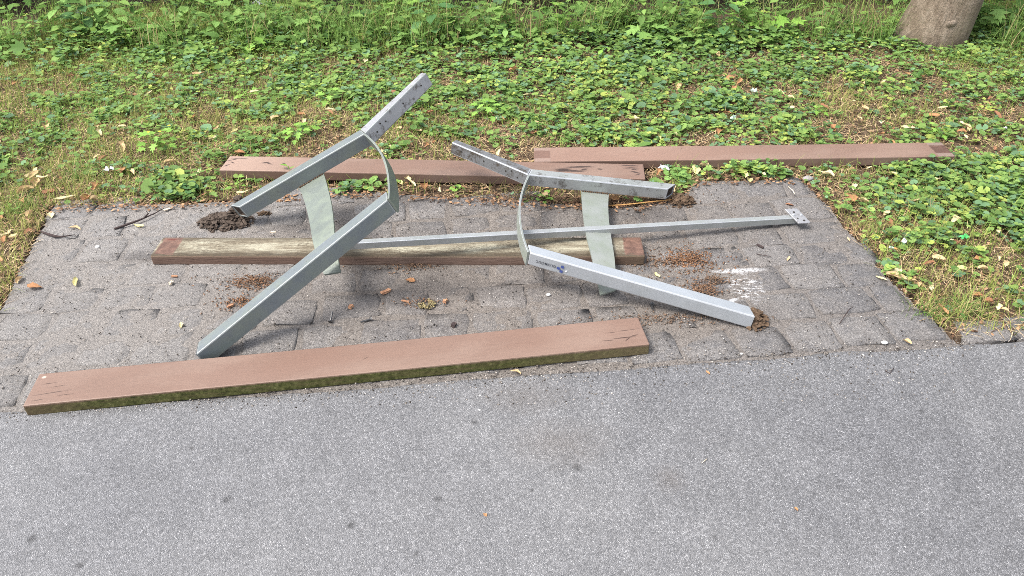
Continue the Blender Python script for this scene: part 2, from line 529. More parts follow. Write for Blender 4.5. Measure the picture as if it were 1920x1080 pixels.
def mat_bark():
    a = NT('smooth grey bark', 1.0)
    o = a.coord()
    n = a.noise(a.scaled(o, (1, 1, .35)), 22, 6, .7, .4)
    n2 = a.noise(a.scaled(o, (1, 1, .5)), 5, 4, .6)
    v = a.noise(a.scaled(o, (1, 1, .12)), 70, 4, .7)
    x, y, z = a.xyz(o)
    c = a.ramp(n, [(.3, (.105, .078, .056)), (.5, (.195, .155, .118)), (.68, (.265, .220, .175))])
    c = a.mix(a.map(v, .6, .75, 0, .25), c, (.085, .062, .045))
    c = a.mix(a.map(n2, .5, .68, 0, .45), c, (.135, .118, .072))
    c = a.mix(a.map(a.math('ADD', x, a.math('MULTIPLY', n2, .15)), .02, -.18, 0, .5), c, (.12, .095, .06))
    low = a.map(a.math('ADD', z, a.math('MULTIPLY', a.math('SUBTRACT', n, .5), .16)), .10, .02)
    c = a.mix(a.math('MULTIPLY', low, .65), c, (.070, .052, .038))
    a.bump(a.math('ADD', a.math('ADD', n, a.math('MULTIPLY', v, .6)), a.math('MULTIPLY', a.noise(o, 40, 5, .7), .6)), 1.0, .016)
    return a.fin(c, .9, .2)


M = {}
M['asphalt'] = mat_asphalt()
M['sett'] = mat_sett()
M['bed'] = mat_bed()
M['soil'] = mat_soil()
M['fol'] = mat_foliage('living foliage')
M['straw'] = mat_foliage('dry straw and litter', .8, .12, .2)
M['steelA'] = mat_steel('shaded silver steel with algae', (.175, .200, .215), .45, .24, .42, .35, .4)  # the frames' silver paint, with this one's shaded look put into a darker base
M['steelB'] = mat_steel('silver painted steel', (.47, .50, .535), .10, .13, .36, .5, .35)
M['steelC'] = mat_steel('dirty silver steel', (.42, .435, .435), .25, .36, .45, .5, .25, 18, .53)
M['bare'] = mat_steel('scuffed bare steel', (.42, .42, .435), .02, .38, .42, .6, .5, 24, .53)
M['dim'] = mat_steel('weathered pale steel', (.30, .320, .300), .6, .25, .5, .3, .3, 30)
M['dimA'] = mat_steel('weathered green grey steel', (.165, .190, .172), .65, .22, .5, .25, .3, 30)
M['wornA'] = mat_steel('worn pale steel edge', (.33, .35, .35), .2, .1, .45, .4, .3)
M['wornB'] = mat_steel('bright steel edge', (.56, .58, .61), .05, .05, .36, .5, .2)
M['grimy'] = mat_steel('grimy dark steel', (.225, .23, .24), .05, .5, .5, .5, .5, 18, .50)
M['hole'] = mat_simple('dark bolt hole', (.02, .018, .016), (.04, .035, .03), 90, .9)
M['earth'] = mat_simple('damp crumbly earth', (.040, .029, .023), (.125, .097, .078), 60, .95, .15, .9, .006)
M['earth2'] = mat_simple('fibrous brown earth', (.055, .036, .024), (.17, .115, .075), 80, .95, .15, .9, .006)
M['crumb'] = mat_foliage('rotten wood crumbs', .9, .0, .15)
M['chip'] = mat_simple('fresh wood chip', (.28, .13, .075), (.50, .29, .17), 80, .8, .2, .5, .002)
M['chip_pale'] = mat_simple('pale wood chip', (.50, .40, .29), (.68, .60, .48), 80, .8, .2, .5, .002)
M['bolt'] = mat_simple('dull dark bolt steel', (.055, .055, .06), (.20, .195, .19), 200, .42, .5, .4, .001, .8)
M['twig'] = mat_simple('dark twig bark', (.025, .018, .022), (.085, .062, .055), 120, .85, .2, .8, .002)
M['stalk'] = mat_simple('orange dry stalk', (.34, .17, .055), (.55, .32, .12), 90, .7, .3, .4, .001)
M['bark'] = mat_bark()
M['white'] = mat_simple('white litter', (.62, .63, .66), (.80, .80, .82), 50, .6, .3, .4, .002)
M['green_litter'] = mat_simple('bright green wrapper', (.03, .36, .08), (.12, .55, .18), 70, .35, .5, .3, .002)
M['stone'] = mat_simple('small stone', (.16, .15, .15), (.36, .34, .33), 120, .85, .3, .6, .003)
M['quartz'] = mat_simple('white pebble', (.62, .60, .57), (.80, .79, .77), 120, .6, .4, .4, .002)
M['ink'] = mat_simple('dark lettering print', (.022, .025, .036), (.045, .05, .065), 200, .5, .4, .1, .001)
M['blue'] = mat_simple('blue emblem print', (.025, .045, .17), (.06, .085, .25), 300, .5, .4, .1, .001)
M['flower'] = mat_simple('yellow petals', (.75, .55, .03), (.85, .70, .08), 90, .6, .3, .3, .001)
M['leaf_bright'] = mat_leaf_flat('fresh bright leaf', (.130, .270, .036), (.250, .43, .085))
M['leaf_mid'] = mat_leaf_flat('mid green leaf', (.095, .200, .042), (.215, .360, .095))
M['leaf_deep'] = mat_leaf_flat('deep green leaf', (.045, .120, .036), (.105, .215, .075))
M['dead_pale'] = mat_leaf_flat('pale dry bract', (.56, .46, .24), (.70, .62, .40), .7, .2)
M['dead_tan'] = mat_leaf_flat('tan dead leaf', (.42, .28, .14), (.58, .44, .26), .75, .15)
M['dead_orange'] = mat_leaf_flat('orange brown dead leaf', (.25, .115, .050), (.42, .23, .11), .75, .12)
M['dead_brown'] = mat_leaf_flat('brown dead leaf', (.15, .065, .035), (.29, .14, .075), .8, .08)
M['dead_yellow'] = mat_leaf_flat('yellow fallen bract', (.52, .46, .18), (.64, .58, .30), .65, .25)

# ------------------------------------------------------------------ the ground
BA = 0.0827                                   # direction of the joint between path and setts
BO = np.array([-1.47, 1.631])
BE = np.array([math.cos(BA), math.sin(BA)]); BN = np.array([-math.sin(BA), math.cos(BA)])
PAVE = np.array([(-1.60, 1.53), (-1.72, 2.117), (-1.788, 2.441), (-1.862, 2.792), (-1.425, 2.812), (-1.169, 2.826), (-.701, 2.89), (-.40, 2.86), (-.213, 2.82), (.112, 2.775), (.492, 2.74),
                 (.66, 2.80), (.80, 2.945), (1.217, 2.942), (1.269, 2.698), (1.282, 2.5), (1.295, 2.256), (1.345, 2.041), (1.39, 1.86), (1.40, 1.79)])


def inside(poly, x, y):
    x = np.asarray(x); y = np.asarray(y)
    r = np.zeros(x.shape, bool)
    j = len(poly) - 1
    for i in range(len(poly)):
        xi, yi = poly[i]; xj, yj = poly[j]
        c = ((yi > y) != (yj > y)) & (x < (xj - xi) * (y - yi) / (yj - yi + 1e-12) + xi)
        r ^= c
        j = i
    return r


def border_v(x, y):
    """distance behind the path's edge (negative on the asphalt)"""
    return (x - BO[0]) * BN[0] + (y - BO[1]) * BN[1]


def soil_z(x, y):
    z = -.012 + .030 * (fbm(x, y, 2.2, 4, 5) - .5) + .020 * (fbm(x, y, 14, 3, 9) - .5)
    return z


def graded(a, b, step, far):
    c = np.arange(a, b + step / 2, step)
    e = [0.3, 0.8, 1.6, 3, 6, 12, 25, 60, far]
    return np.concatenate([[a - q for q in e[::-1]], c, [b + q for q in e]])


gx = graded(-4.4, 4.4, .03, 180.0); gy = graded(1.2, 6.4, .03, 180.0)
X, Y = np.meshgrid(gx, gy)
Z = soil_z(X, Y)
paved = inside(PAVE, X, Y) | (border_v(X, Y) < .02)
Z = np.where(paved, -.085, Z)
nx, ny = len(gx), len(gy)
idx = np.arange(nx * ny).reshape(ny, nx)
F = np.stack([idx[:-1, :-1], idx[:-1, 1:], idx[1:, 1:], idx[1:, :-1]], -1).reshape(-1, 4)
tag(link('ground', np_mesh('ground', np.stack([X, Y, Z], -1).reshape(-1, 3), F, smooth=True), M['soil']), 'bare brown soil strewn with litter under the plants', 'ground', kind='structure')

# asphalt path: one sheet, its back edge uneven
us = np.concatenate([[-70, -20, -8, -3], np.arange(-.6, 3.7, .03), [6, 10, 20, 70]])
vs = np.array([0, -.015, -.05, -.3, -1, -2.2, -4.2])
P = []
for v in vs:
    for u in us:
        w = .014 * (fbm(u, 3.3, 6, 3, 3) - .5) * 2 if v > -.04 else 0
        q = BO + BE * u + BN * (v + w - .004)
        P.append((q[0], q[1], .0035 if v < 0 else -.004))
idx = np.arange(len(us) * len(vs)).reshape(len(vs), len(us))
F = np.stack([idx[:-1, :-1], idx[1:, :-1], idx[1:, 1:], idx[:-1, 1:]], -1).reshape(-1, 4)
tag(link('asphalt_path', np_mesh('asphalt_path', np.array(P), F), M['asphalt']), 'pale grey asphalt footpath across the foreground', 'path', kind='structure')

# pavement of granite setts in a dirt bed
xs = np.arange(-1.95, 1.50, .008); ys = np.arange(1.50, 3.02, .008)
X, Y = np.meshgrid(xs, ys)
lift = np.clip((-.35 - X) / .9, 0, 1) * .0022 + np.exp(-(((X + .2) / .9) ** 2 + ((Y - 2.3) / .35) ** 2)) * .0035
Z = -.0040 + lift * .7 + .010 * (fbm(X, Y, 4, 4, 21) - .5) + .0045 * (fbm(X, Y, 34, 3, 31) - .5)
inp = inside(PAVE, X + .02 * (fbm(X, Y, 9, 2, 44) - .5), Y + .05 * (fbm(X, Y, 7, 2, 45) - .5))
keep = inp & (border_v(X, Y) > -.05)
nx, ny = len(xs), len(ys)
idx = np.arange(nx * ny).reshape(ny, nx)
F = np.stack([idx[:-1, :-1], idx[:-1, 1:], idx[1:, 1:], idx[1:, :-1]], -1).reshape(-1, 4)
kv = keep.ravel()
F = F[kv[F].all(1)]
used = np.unique(F); remap = np.full(nx * ny, -1); remap[used] = np.arange(len(used))
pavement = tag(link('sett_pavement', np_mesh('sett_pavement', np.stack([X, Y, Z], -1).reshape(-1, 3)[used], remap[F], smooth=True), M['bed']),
               'worn patch of grey granite setts trodden full of dirt', 'pavement', kind='structure')


def sett_mesh(w, d, seed):
    rg = np.random.default_rng(seed)
    n = 6
    t = np.array([-1, -.93, -.4, .4, .93, 1])
    V = []
    ox, oy = rg.uniform(-.05, .05, 4), rg.uniform(-.05, .05, 4)
    for j in range(n):
        for i in range(n):
            a, b = t[i], t[j]
            k = 1 - .07 * (abs(a) ** 6) * (abs(b) ** 6)
            sx = (1 + a) / 2; sy = (1 + b) / 2
            dx = (ox[0] * (1 - sx) + ox[1] * sx) * (1 - sy) + (ox[2] * (1 - sx) + ox[3] * sx) * sy
            dy = (oy[0] * (1 - sx) + oy[1] * sx) * (1 - sy) + (oy[2] * (1 - sx) + oy[3] * sx) * sy
            e = max(abs(a), abs(b))
            zz = rg.normal(0, .0013) - (.0030 if e > .99 else 0) - .0006 * (e > .8)
            V.append((a * k * w / 2 + dx * d + rg.normal(0, .0034), b * k * d / 2 + dy * d * .8 + rg.normal(0, .0034), zz))
    F = [(j * n + i, j * n + i + 1, (j + 1) * n + i + 1, (j + 1) * n + i) for j in range(n - 1) for i in range(n - 1)]
    ring = [i for i in range(n)] + [j * n + n - 1 for j in range(1, n)] + [(n - 1) * n + i for i in range(n - 2, -1, -1)] + [j * n for j in range(n - 2, 0, -1)]
    o = len(V)
    for r_ in ring:
        V.append((V[r_][0], V[r_][1], -.05))
    L = len(ring)
    F += [(ring[(k + 1) % L], ring[k], o + k, o + (k + 1) % L) for k in range(L)]
    me = bpy.data.meshes.new('sett')
    me.from_pydata(V, [], F)
    me.polygons.foreach_set('use_smooth', [True] * len(F))
    me.materials.append(M['sett'])
    return me


PV = np.stack([(PAVE - BO) @ BE, (PAVE - BO) @ BN], -1)
v = .012
row = 0
ns = 0
while v < 1.3:
    d = random.uniform(.145, .172)
    vm = v + d / 2
    # ends of this row inside the outline
    uu = np.arange(-.8, 3.4, .01)
    ins = inside(PV, uu, np.full_like(uu, vm))
    if ins.any() and v > 0:
        u = uu[ins].min() + random.uniform(-.01, .01); u1 = uu[ins].max()
        while u < u1 - .05:
            w = random.uniform(.15, .215)
            if u + w > u1 - .07: w = min(max(u1 - u, .1), .24)
            um = u + w / 2
            if inside(PV, np.array([um]), np.array([vm]))[0]:
                o = link('sett', sett_mesh(w - random.uniform(.008, .016), d - random.uniform(.008, .016), ns), None, pavement)
                q = BO + BE * um + BN * (vm + .012 * math.sin(um * 5 + row))
                o.location = (q[0], q[1], random.uniform(-.0022, .0016))
                o.rotation_euler = (random.gauss(0, .010), random.gauss(0, .010), BA + random.gauss(0, .03))
                ns += 1
            u += w
    v += d
    row += 1
for k, (px, py, w, d) in enumerate([(1850, 618, .17, .11), (1720, 628, .14, .08), (1935, 608, .15, .12)]):
    o = link('sett', sett_mesh(w, d, 900 + k), None, pavement)
    q = gp(px, py); o.location = (q[0], q[1], -.004); o.rotation_euler = (0, 0, BA + .05 * k)

# ------------------------------------------------------------------ bench slats
PLK = [  # name key, centre, length, width, rotation, top, label
    ('front', (-.490, 1.790), 1.81, .136, .1257, .046, 'brown painted bench plank with mossy front side lying along the asphalt edge', mat_plank('brown plank paint with end splits', 'front'), mat_plank_side('mossy plank side', 'moss')),
    ('weathered', (-.411, 2.409), 1.772, .126, -.0289, .042, 'weathered bench plank worn to pale wood with brown painted ends under the steel frames', mat_plank('weathered bare plank', 'weathered'), mat_plank_side('old painted plank side', 'old')),
    ('far_left', (-.336, 3.020), 1.80, .134, -.0742, .044, 'brown bench plank with dark scuffs at its ends behind the leaning frame', mat_plank('brown plank paint with scuffs', 'far_left'), mat_plank_side('brown plank side', 'plain')),
    ('far_right', (1.004, 3.116), 1.80, .136, -.0063, .046, 'brown bench plank with bare reddish patches at both ends, farthest to the right', mat_plank('brown plank paint with bare ends', 'far_right'), mat_plank_side('brown plank side smooth', 'plain')),
]
PL_RECT = []
for key, c, L, W, rz, top, label, mt, ms in PLK:
    T = .040
    bm = bmesh.new()
    bmesh.ops.create_cube(bm, size=1.0)
    bmesh.ops.scale(bm, vec=(L, W, T), verts=bm.verts)
    cuts = 14
    ed = [e for e in bm.edges if abs(e.verts[0].co.x - e.verts[1].co.x) > .5]
    bmesh.ops.subdivide_edges(bm, edges=ed, cuts=cuts, use_grid_fill=True)
    rg = np.random.default_rng(len(key))
    ph = rg.uniform(0, 6)
    for vv in bm.verts:
        t = vv.co.x / L
        vv.co.z += .0015 * math.sin(3 * t + ph)
        vv.co.y += .0010 * math.sin(5 * t + ph * 2)
    bmesh.ops.bevel(bm, geom=[e for e in bm.edges if e.calc_face_angle(0) > .8], offset=.0038 if key != 'weathered' else .005, segments=2, profile=.5, affect='EDGES')
    for f in bm.faces:
        f.material_index = 0 if f.normal.z > .5 else 1
    bmesh.ops.recalc_face_normals(bm, faces=bm.faces[:])
    for f in bm.faces:
        f.material_index = 0 if f.normal.z > .55 else 1
    me = bpy.data.meshes.new('bench_plank')
    bm.to_mesh(me); bm.free()
    top -= .004
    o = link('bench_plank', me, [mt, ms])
    o.location = (c[0], c[1], top - T / 2); o.rotation_euler = (0, 0, rz)
    tag(o, label, 'plank', 'loose bench planks')
    PL_RECT.append((c, L, W, rz))


def on_plank(x, y, m=0.0):
    r = np.zeros(np.shape(x), bool)
    for c, L, W, rz in PL_RECT:
        dx, dy = x - c[0], y - c[1]
        a = dx * math.cos(rz) + dy * math.sin(rz); b = -dx * math.sin(rz) + dy * math.cos(rz)
        r |= (np.abs(a) < L / 2 + m) & (np.abs(b) < W / 2 + m)
    return r


# ------------------------------------------------------------------ steel side frames
FA = (np.array([[0.217, 0.8792, -0.4241], [-0.9762, 0.196, -0.0932], [0.0011, 0.4342, 0.9008]]), np.array([-0.5338 - .006, 2.6992 + .027, 0.3558 - .020]))
FB = (np.array([[0.0432, -0.9871, 0.154], [-0.9991, -0.0436, 0.0013], [-0.0055, 0.1539, 0.9881]]), np.array([0.0698, 2.7294 - .004, 0.1439 + .010]))
R0, R1 = np.array([0, 0.]), np.array([0, -.561])
F0, F1 = np.array([.547, .041]), np.array([.798, -.670])
T0 = np.array([-.208, .297])
LD, LG = .047, .050


def hex_bm(rings, bevel=.004, open_end=None, wall=.005, deep=.10):
    """tube of 4-corner rings; open_end = -1 hollows the last ring"""
    bm = bmesh.new()
    vs = [[bm.verts.new(p) for p in r] for r in rings]
    for a, b in zip(vs[:-1], vs[1:]):
        for i in range(4):
            bm.faces.new((a[i], a[(i + 1) % 4], b[(i + 1) % 4], b[i]))
    f0 = bm.faces.new(vs[0]); f1 = bm.faces.new(vs[-1][::-1])
    bmesh.ops.recalc_face_normals(bm, faces=bm.faces[:])
    if open_end is not None:
        f = f1
        n = sum((Vector(b_) - Vector(a_) for a_, b_ in zip(rings[-2], rings[-1])), Vector()).normalized()
        bmesh.ops.inset_region(bm, faces=[f], thickness=wall, depth=0)
        r = bmesh.ops.extrude_discrete_faces(bm, faces=[f])
        for vv in r['faces'][0].verts:
            vv.co -= n * deep
        for fc in r['faces']:
            fc.material_index = 2
            for e_ in fc.edges:
                for lf_ in e_.link_faces:
                    lf_.material_index = 2
    lat = [e for e in bm.edges if len(e.link_faces) == 2 and e.calc_face_angle(0) > .6 and not any(len(set(x.verts)) and x is f1 for x in e.link_faces)]
    try:
        bmesh.ops.bevel(bm, geom=lat, offset=bevel, segments=2, profile=.6, affect='EDGES', material=1)
    except Exception:
        pass
    return bm


def frame(name, pose, label, mats, worn, LD=.047, LG=.050, logo=False):
    Mx, t = pose
    base = Mx @ np.array([*R1, 0]) + t
    base[2] = 0
    root = empty(name, tuple(base))
    tag(root, label, 'bench frame', 'steel side frames of the broken bench')
    tw = lambda p: tuple(Mx @ np.asarray(p, float) + t - base)
    part = lambda nm, bm, mt, par=None: from_bm(nm, bm, [mt, worn, M['earth']] if mt in mats else mt, par or root)

    def rect(fr, bk, l0=0.0, l1=-LD):
        return [tw((*fr, l0)), tw((*bk, l0)), tw((*bk, l1)), tw((*fr, l1))]
    td = T0 / np.linalg.norm(T0); tn = np.array([td[1], -td[0]])
    # mitre where the rear leg bends into the backrest post
    bis = (np.array([-1.0, 0]) - tn); bis /= np.linalg.norm(bis)
    mit = bis * (LG / abs(bis[0]))
    part('rear_leg', hex_bm([rect(R0, mit), rect(R1, R1 + [-LG, -.042])], .004, -1), mats[0])
    e = .0008
    part('backrest_post', hex_bm([rect(R0 + td * .001 + tn * e, mit + td * .001, e, -LD - e), rect(T0 + tn * e, T0 - tn * .032, e, -LD - e)], .004), mats[1])
    ld = (F1 - F0) / np.linalg.norm(F1 - F0); ln = np.array([-ld[1], ld[0]])
    if ln[0] < 0: ln = -ln
    sd = np.array([.98, -.2]); sd /= np.linalg.norm(sd)
    # top of the front leg is cut along the strap
    top_f = F0 + np.array([0, -.0075]); kb = LG
    top_b = F0 - ln * kb; top_b = top_b + ld * (((top_f - top_b) @ np.array([-.05, -1.0])) / (ld @ np.array([-.05, -1.0])))
    fl = part('front_leg', hex_bm([rect(top_f, top_b), rect(F1, F1 - ln * LG - ld * .022)], .004, -1 if not logo else None), mats[2])
    # seat strap: curved flat bar from the bend to the top of the front leg
    rings = []
    n = 14
    for i in range(n + 1):
        s = i / n
        p = R0 + (F0 - R0) * s + np.array([-.02, 1.0]) * (.034 * 4 * s * (1 - s)) + np.array([.001, 0])
        q = R0 + (F0 - R0) * (s + .02) + np.array([-.02, 1.0]) * (.034 * 4 * (s + .02) * (1 - s - .02)) + np.array([.001, 0])
        d = (q - p) / np.linalg.norm(q - p); nn = np.array([-d[1], d[0]])
        rings.append(rect(p, p - nn * .007, .002, -LD - .003))
    part('seat_strap', hex_bm(rings, .0012), mats[3])
    # curved brace plate, its free end bent down under the front leg
    ff = np.concatenate([np.linspace(-.03, .44, 12), np.linspace(.47, .612, 8)])
    up = np.polyval(np.polyfit([-.03, .0, .17, .35, .5, .62], [-.222, -.219, -.204, -.196, -.203, -.219], 3), ff)
    lo = np.polyval(np.polyfit([-.03, 0, .2, .33, .5, .62], [-.337, -.331, -.300, -.288, -.279, -.270], 3), ff)
    la = -LD - .001 - .050 * np.clip((ff - .40) / .212, 0, 1) ** 2
    bm = bmesh.new()
    cut = [0] * (len(ff) - 2) + [.008, .018]
    fl_ = [f - c_ for f, c_ in zip(ff, cut)]
    A = [[bm.verts.new(tw((f, u, l))) for f, u, l in zip(ff, up, la)], [bm.verts.new(tw((f, u, l + c_ * .6))) for f, u, l, c_ in zip(fl_, lo, la, cut)],
         [bm.verts.new(tw((f, u, l - .006 + c_ * .6))) for f, u, l, c_ in zip(fl_, lo, la, cut)], [bm.verts.new(tw((f, u, l - .006))) for f, u, l in zip(ff, up, la)]]
    for k in range(len(ff) - 1):
        for i in range(4):
            bm.faces.new((A[i][k], A[i][k + 1], A[(i + 1) % 4][k + 1], A[(i + 1) % 4][k]))
    bm.faces.new([A[i][0] for i in range(4)]); bm.faces.new([A[i][-1] for i in range(4)][::-1])
    part('brace_plate', bm, mats[4])
    # weld bead where the brace meets the rear leg
    bm = bmesh.new()
    rg = random.Random(3)
    for k in range(13):
        w = -.224 - .0082 * k
        bmesh.ops.create_icosphere(bm, subdivisions=1, radius=.0030 + rg.uniform(0, .0022), matrix=Matrix.Translation(tw((.002, w, -LD + .001))))
    part('weld_bead', bm, M['earth2'])
    # screw holes on the face of the backrest post
    for s, l in ((.045, -.030), (.075, -.014), (.10, -.024), (.205, -.022), (.315, -.022)):
        bm = bmesh.new()
        c = T0 / np.linalg.norm(T0) * s + tn * (e + .0004)
        rr = .0036
        ring = [bm.verts.new(tw((*(c + td * rr * math.cos(a)), l + rr * math.sin(a)))) for a in [k * math.pi / 5 for k in range(10)]]
        ring2 = [bm.verts.new(tw((*(c + tn * .0016 + td * rr * .8 * math.cos(a)), l + rr * .8 * math.sin(a)))) for a in [k * math.pi / 5 for k in range(10)]]
        for k in range(10):
            bm.faces.new((ring[k], ring[(k + 1) % 10], ring2[(k + 1) % 10], ring2[k]))
        bm.faces.new(ring2)
        part('screw_hole', bm, M['hole'])
    if logo:
        # print on the face of the front leg, upside down as it lies
        def face_pt(a, l, h=.0006):       # a metres from the top of the leg, l across it
            return np.array(tw((*(F0 + ld * a + ln * h), l)))
        cu = bpy.data.curves.new('lettering', 'FONT')
        cu.body = 'OLOMOUC'; cu.size = .0165; cu.space_character = 1.22; cu.offset = .0003; cu.resolution_u = 3
        tmp = bpy.data.objects.new('tmp', cu); COL.objects.link(tmp)
        dg = bpy.context.evaluated_depsgraph_get()
        me = bpy.data.meshes.new_from_object(tmp.evaluated_get(dg))
        bpy.data.objects.remove(tmp); bpy.data.curves.remove(cu)
        co = np.array([v_.co[:] for v_ in me.vertices])
        wd = co[:, 0].max(); sc = .070 / wd
        ybase = -.0205
        for v_, c in zip(me.vertices, co):
            v_.co = face_pt(.103 - c[0] * sc, ybase - c[1] * sc * 1.05)
        me.name = 'lettering'
        tag(link('lettering', me, M['ink'], fl), 'dark printed city name, upside down')
        for (a, l) in ((.1115, -.0275), (.1235, -.0185), (.1225, -.0365)):
            bm = bmesh.new()
            s = .0052
            q = [face_pt(a - s, l - s * .92), face_pt(a + s, l - s * .92), face_pt(a + s, l + s * .92), face_pt(a - s, l + s * .92)]
            bm.faces.new([bm.verts.new(p) for p in q])
            part('emblem_square', bm, M['blue'], fl)
        bm = bmesh.new()
        bm.faces.new([bm.verts.new(face_pt(.134 + dx, -.030 + dy, .0007)) for dx, dy in ((0, 0), (.004, .003), (.010, .0035), (.006, -.001), (.002, -.003))])
        part('paint_chip', bm, M['white'], fl)
    return root


frame('bench_side_frame', FA, 'grey steel bench frame propped up at an angle, its backrest post pointing to the trees',
      (M['steelA'], M['bare'], M['steelA'], M['dimA'], M['dimA']), M['wornA'], .055, .054)
frame('bench_side_frame', FB, 'silver steel bench frame lying flat with a printed city name on its front leg',
      (M['steelC'], M['grimy'], M['steelB'], M['dim'], M['dim']), M['wornB'], .048, .050, True)

# long stretcher bar with its bolt plate
eR = gp(1490, 411, .020); eM = gp(985, 440, .0835)
dirS = (eM - eR); k = np.linalg.norm(dirS); dirS /= k
eL = eR + dirS * (k * 1.675)
root = empty('stretcher_bar', (eR[0], eR[1], 0))
tag(root, 'long thin square steel bar threaded through the flat frame, bolt plate at its right end', 'metal bar')
side = np.cross(dirS, [0, 0, 1]); side /= np.linalg.norm(side); upv = np.cross(side, dirS)
base = np.array([eR[0], eR[1], 0])
hh = .0125
ring = lambda c: [tuple(c + side * a * hh + upv * b * hh - base) for a, b in ((-1, -1), (1, -1), (1, 1), (-1, 1))]
from_bm('bar', hex_bm([ring(eR), ring(eR + (eL - eR) * .5), ring(eL)], .002), [mat_steel('pale dusty steel bar', (.42, .435, .44), .30, .18, .42, .5, .2), M['wornB']], root)
pc = [gp(1471.5, 391.5, .046), gp(1494.5, 390.3, .048), gp(1520, 416.5, .036), gp(1497, 418, .034)]
bm = bmesh.new()
tv = [bm.verts.new(p - base) for p in pc]; bv = [bm.verts.new(p - base - [0, 0, .006]) for p in pc]
bm.faces.new(tv); bm.faces.new(bv[::-1])
for i in range(4):
    bm.faces.new((tv[i], bv[i], bv[(i + 1) % 4], tv[(i + 1) % 4]))
bmesh.ops.bevel(bm, geom=bm.edges[:], offset=.0012, segments=1, affect='EDGES')
plate = from_bm('bolt_plate', bm, M['bare'], root)
pl = lambda a, b: pc[0] * (1 - a) * (1 - b) + pc[1] * a * (1 - b) + pc[2] * a * b + pc[3] * (1 - a) * b
for (a, b, r_) in ((.45, .26, .0045), (.62, .86, .0045), (.28, .70, .003)):
    bm = bmesh.new()
    bmesh.ops.create_cone(bm, cap_ends=True, segments=10, radius1=r_, radius2=r_ * .9, depth=.0016, matrix=Matrix.Translation(tuple(pl(a, b) - base + [0, 0, .0008])))
    from_bm('bolt_hole', bm, M['hole'], plate)
for (a, b, r_) in ((.22, .44, .006), (.82, .47, .005)):
    bm = bmesh.new()
    bmesh.ops.create_icosphere(bm, subdivisions=2, radius=r_, matrix=Matrix.Translation(tuple(pl(a, b) - base)) @ Matrix.Diagonal((1, 1, .5, 1)))
    from_bm('bolt_head', bm, M['steelB'], plate)

# ------------------------------------------------------------------ tree
def tube(bm, pts, rads, seg=18, wob=0.0, seed=0, flare=None):
    rings = []
    rg = np.random.default_rng(seed)
    ph = rg.uniform(0, 6.28, 4)
    for i, (p, r_) in enumerate(zip(pts, rads)):
        p = Vector(p)
        d = (Vector(pts[min(i + 1, len(pts) - 1)]) - Vector(pts[max(i - 1, 0)])).normalized()
        q = d.to_track_quat('Z', 'Y')
        rr = []
        for s in range(seg):
            a = 2 * math.pi * s / seg
            k = 1 + wob * (math.sin(2 * a + ph[0] + i * .1) * .5 + math.sin(3 * a + ph[1] - i * .15) * .35 + math.sin(5 * a + ph[2] + i * .3) * .25 + math.sin(9 * a + ph[3] + i) * .12)
            rr.append(bm.verts.new(p + q @ Vector((math.cos(a) * r_ * k, math.sin(a) * r_ * k, 0))))
        rings.append(rr)
    for a, b in zip(rings[:-1], rings[1:]):
        for s in range(seg):
            bm.faces.new((a[s], a[(s + 1) % seg], b[(s + 1) % seg], b[s]))
    bm.faces.new(rings[0][::-1]); bm.faces.new(rings[-1])


TB = np.array([2.50, 4.62, 0.0])
tree = tag(empty('lime_tree', tuple(TB)), 'smooth grey brown tree trunk with a knot at the right edge of the grass', 'tree')
zs = [-.15, -.03, .03, .08, .14, .22, .32, .45, .6, .8, 1.1, 1.5, 2.0, 2.6, 3.4]
rad = [.208, .200, .192, .186, .181, .176, .172, .168, .164, .160, .155, .15, .145, .14, .125]
bm = bmesh.new()
tube(bm, [(.09 * z + .012 * math.sin(z * 4) + .0 - .02 * math.exp(-max(z, 0) * 6), -.01 * z, z) for z in zs], rad, 40, .055, 4)
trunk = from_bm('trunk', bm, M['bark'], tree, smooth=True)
bm = bmesh.new()
kp = Vector((-.005, -.176, .15))
for k, (r1, dz) in enumerate(((.024, 0), (.014, -.006))):
    bmesh.ops.create_uvsphere(bm, u_segments=14, v_segments=8, radius=r1, matrix=Matrix.Translation(kp + Vector((0, dz, 0))) @ Matrix.Diagonal((1.2, .45, .9, 1)))
for vv in bm.verts:
    vv.co += Vector((random.gauss(0, .0015), random.gauss(0, .0015), random.gauss(0, .0015)))
from_bm('knot', bm, M['bark'], trunk, smooth=True)
bm = bmesh.new()
tips = []
for k in range(7):
    a = k * 2.4 + .5; z0 = 2.2 + k * .19
    p0 = Vector((.13 * z0, 0, z0))
    pts = [p0]
    for s in range(1, 6):
        pts.append(p0 + Vector((math.cos(a + .1 * s) * .34 * s, math.sin(a + .1 * s) * .34 * s, .30 * s + .02 * s * s)))
    tube(bm, pts, [.07, .058, .046, .035, .024, .012], 8, .05, k)
    tips += pts[2:]
from_bm('limbs', bm, M['bark'], tree, smooth=True)


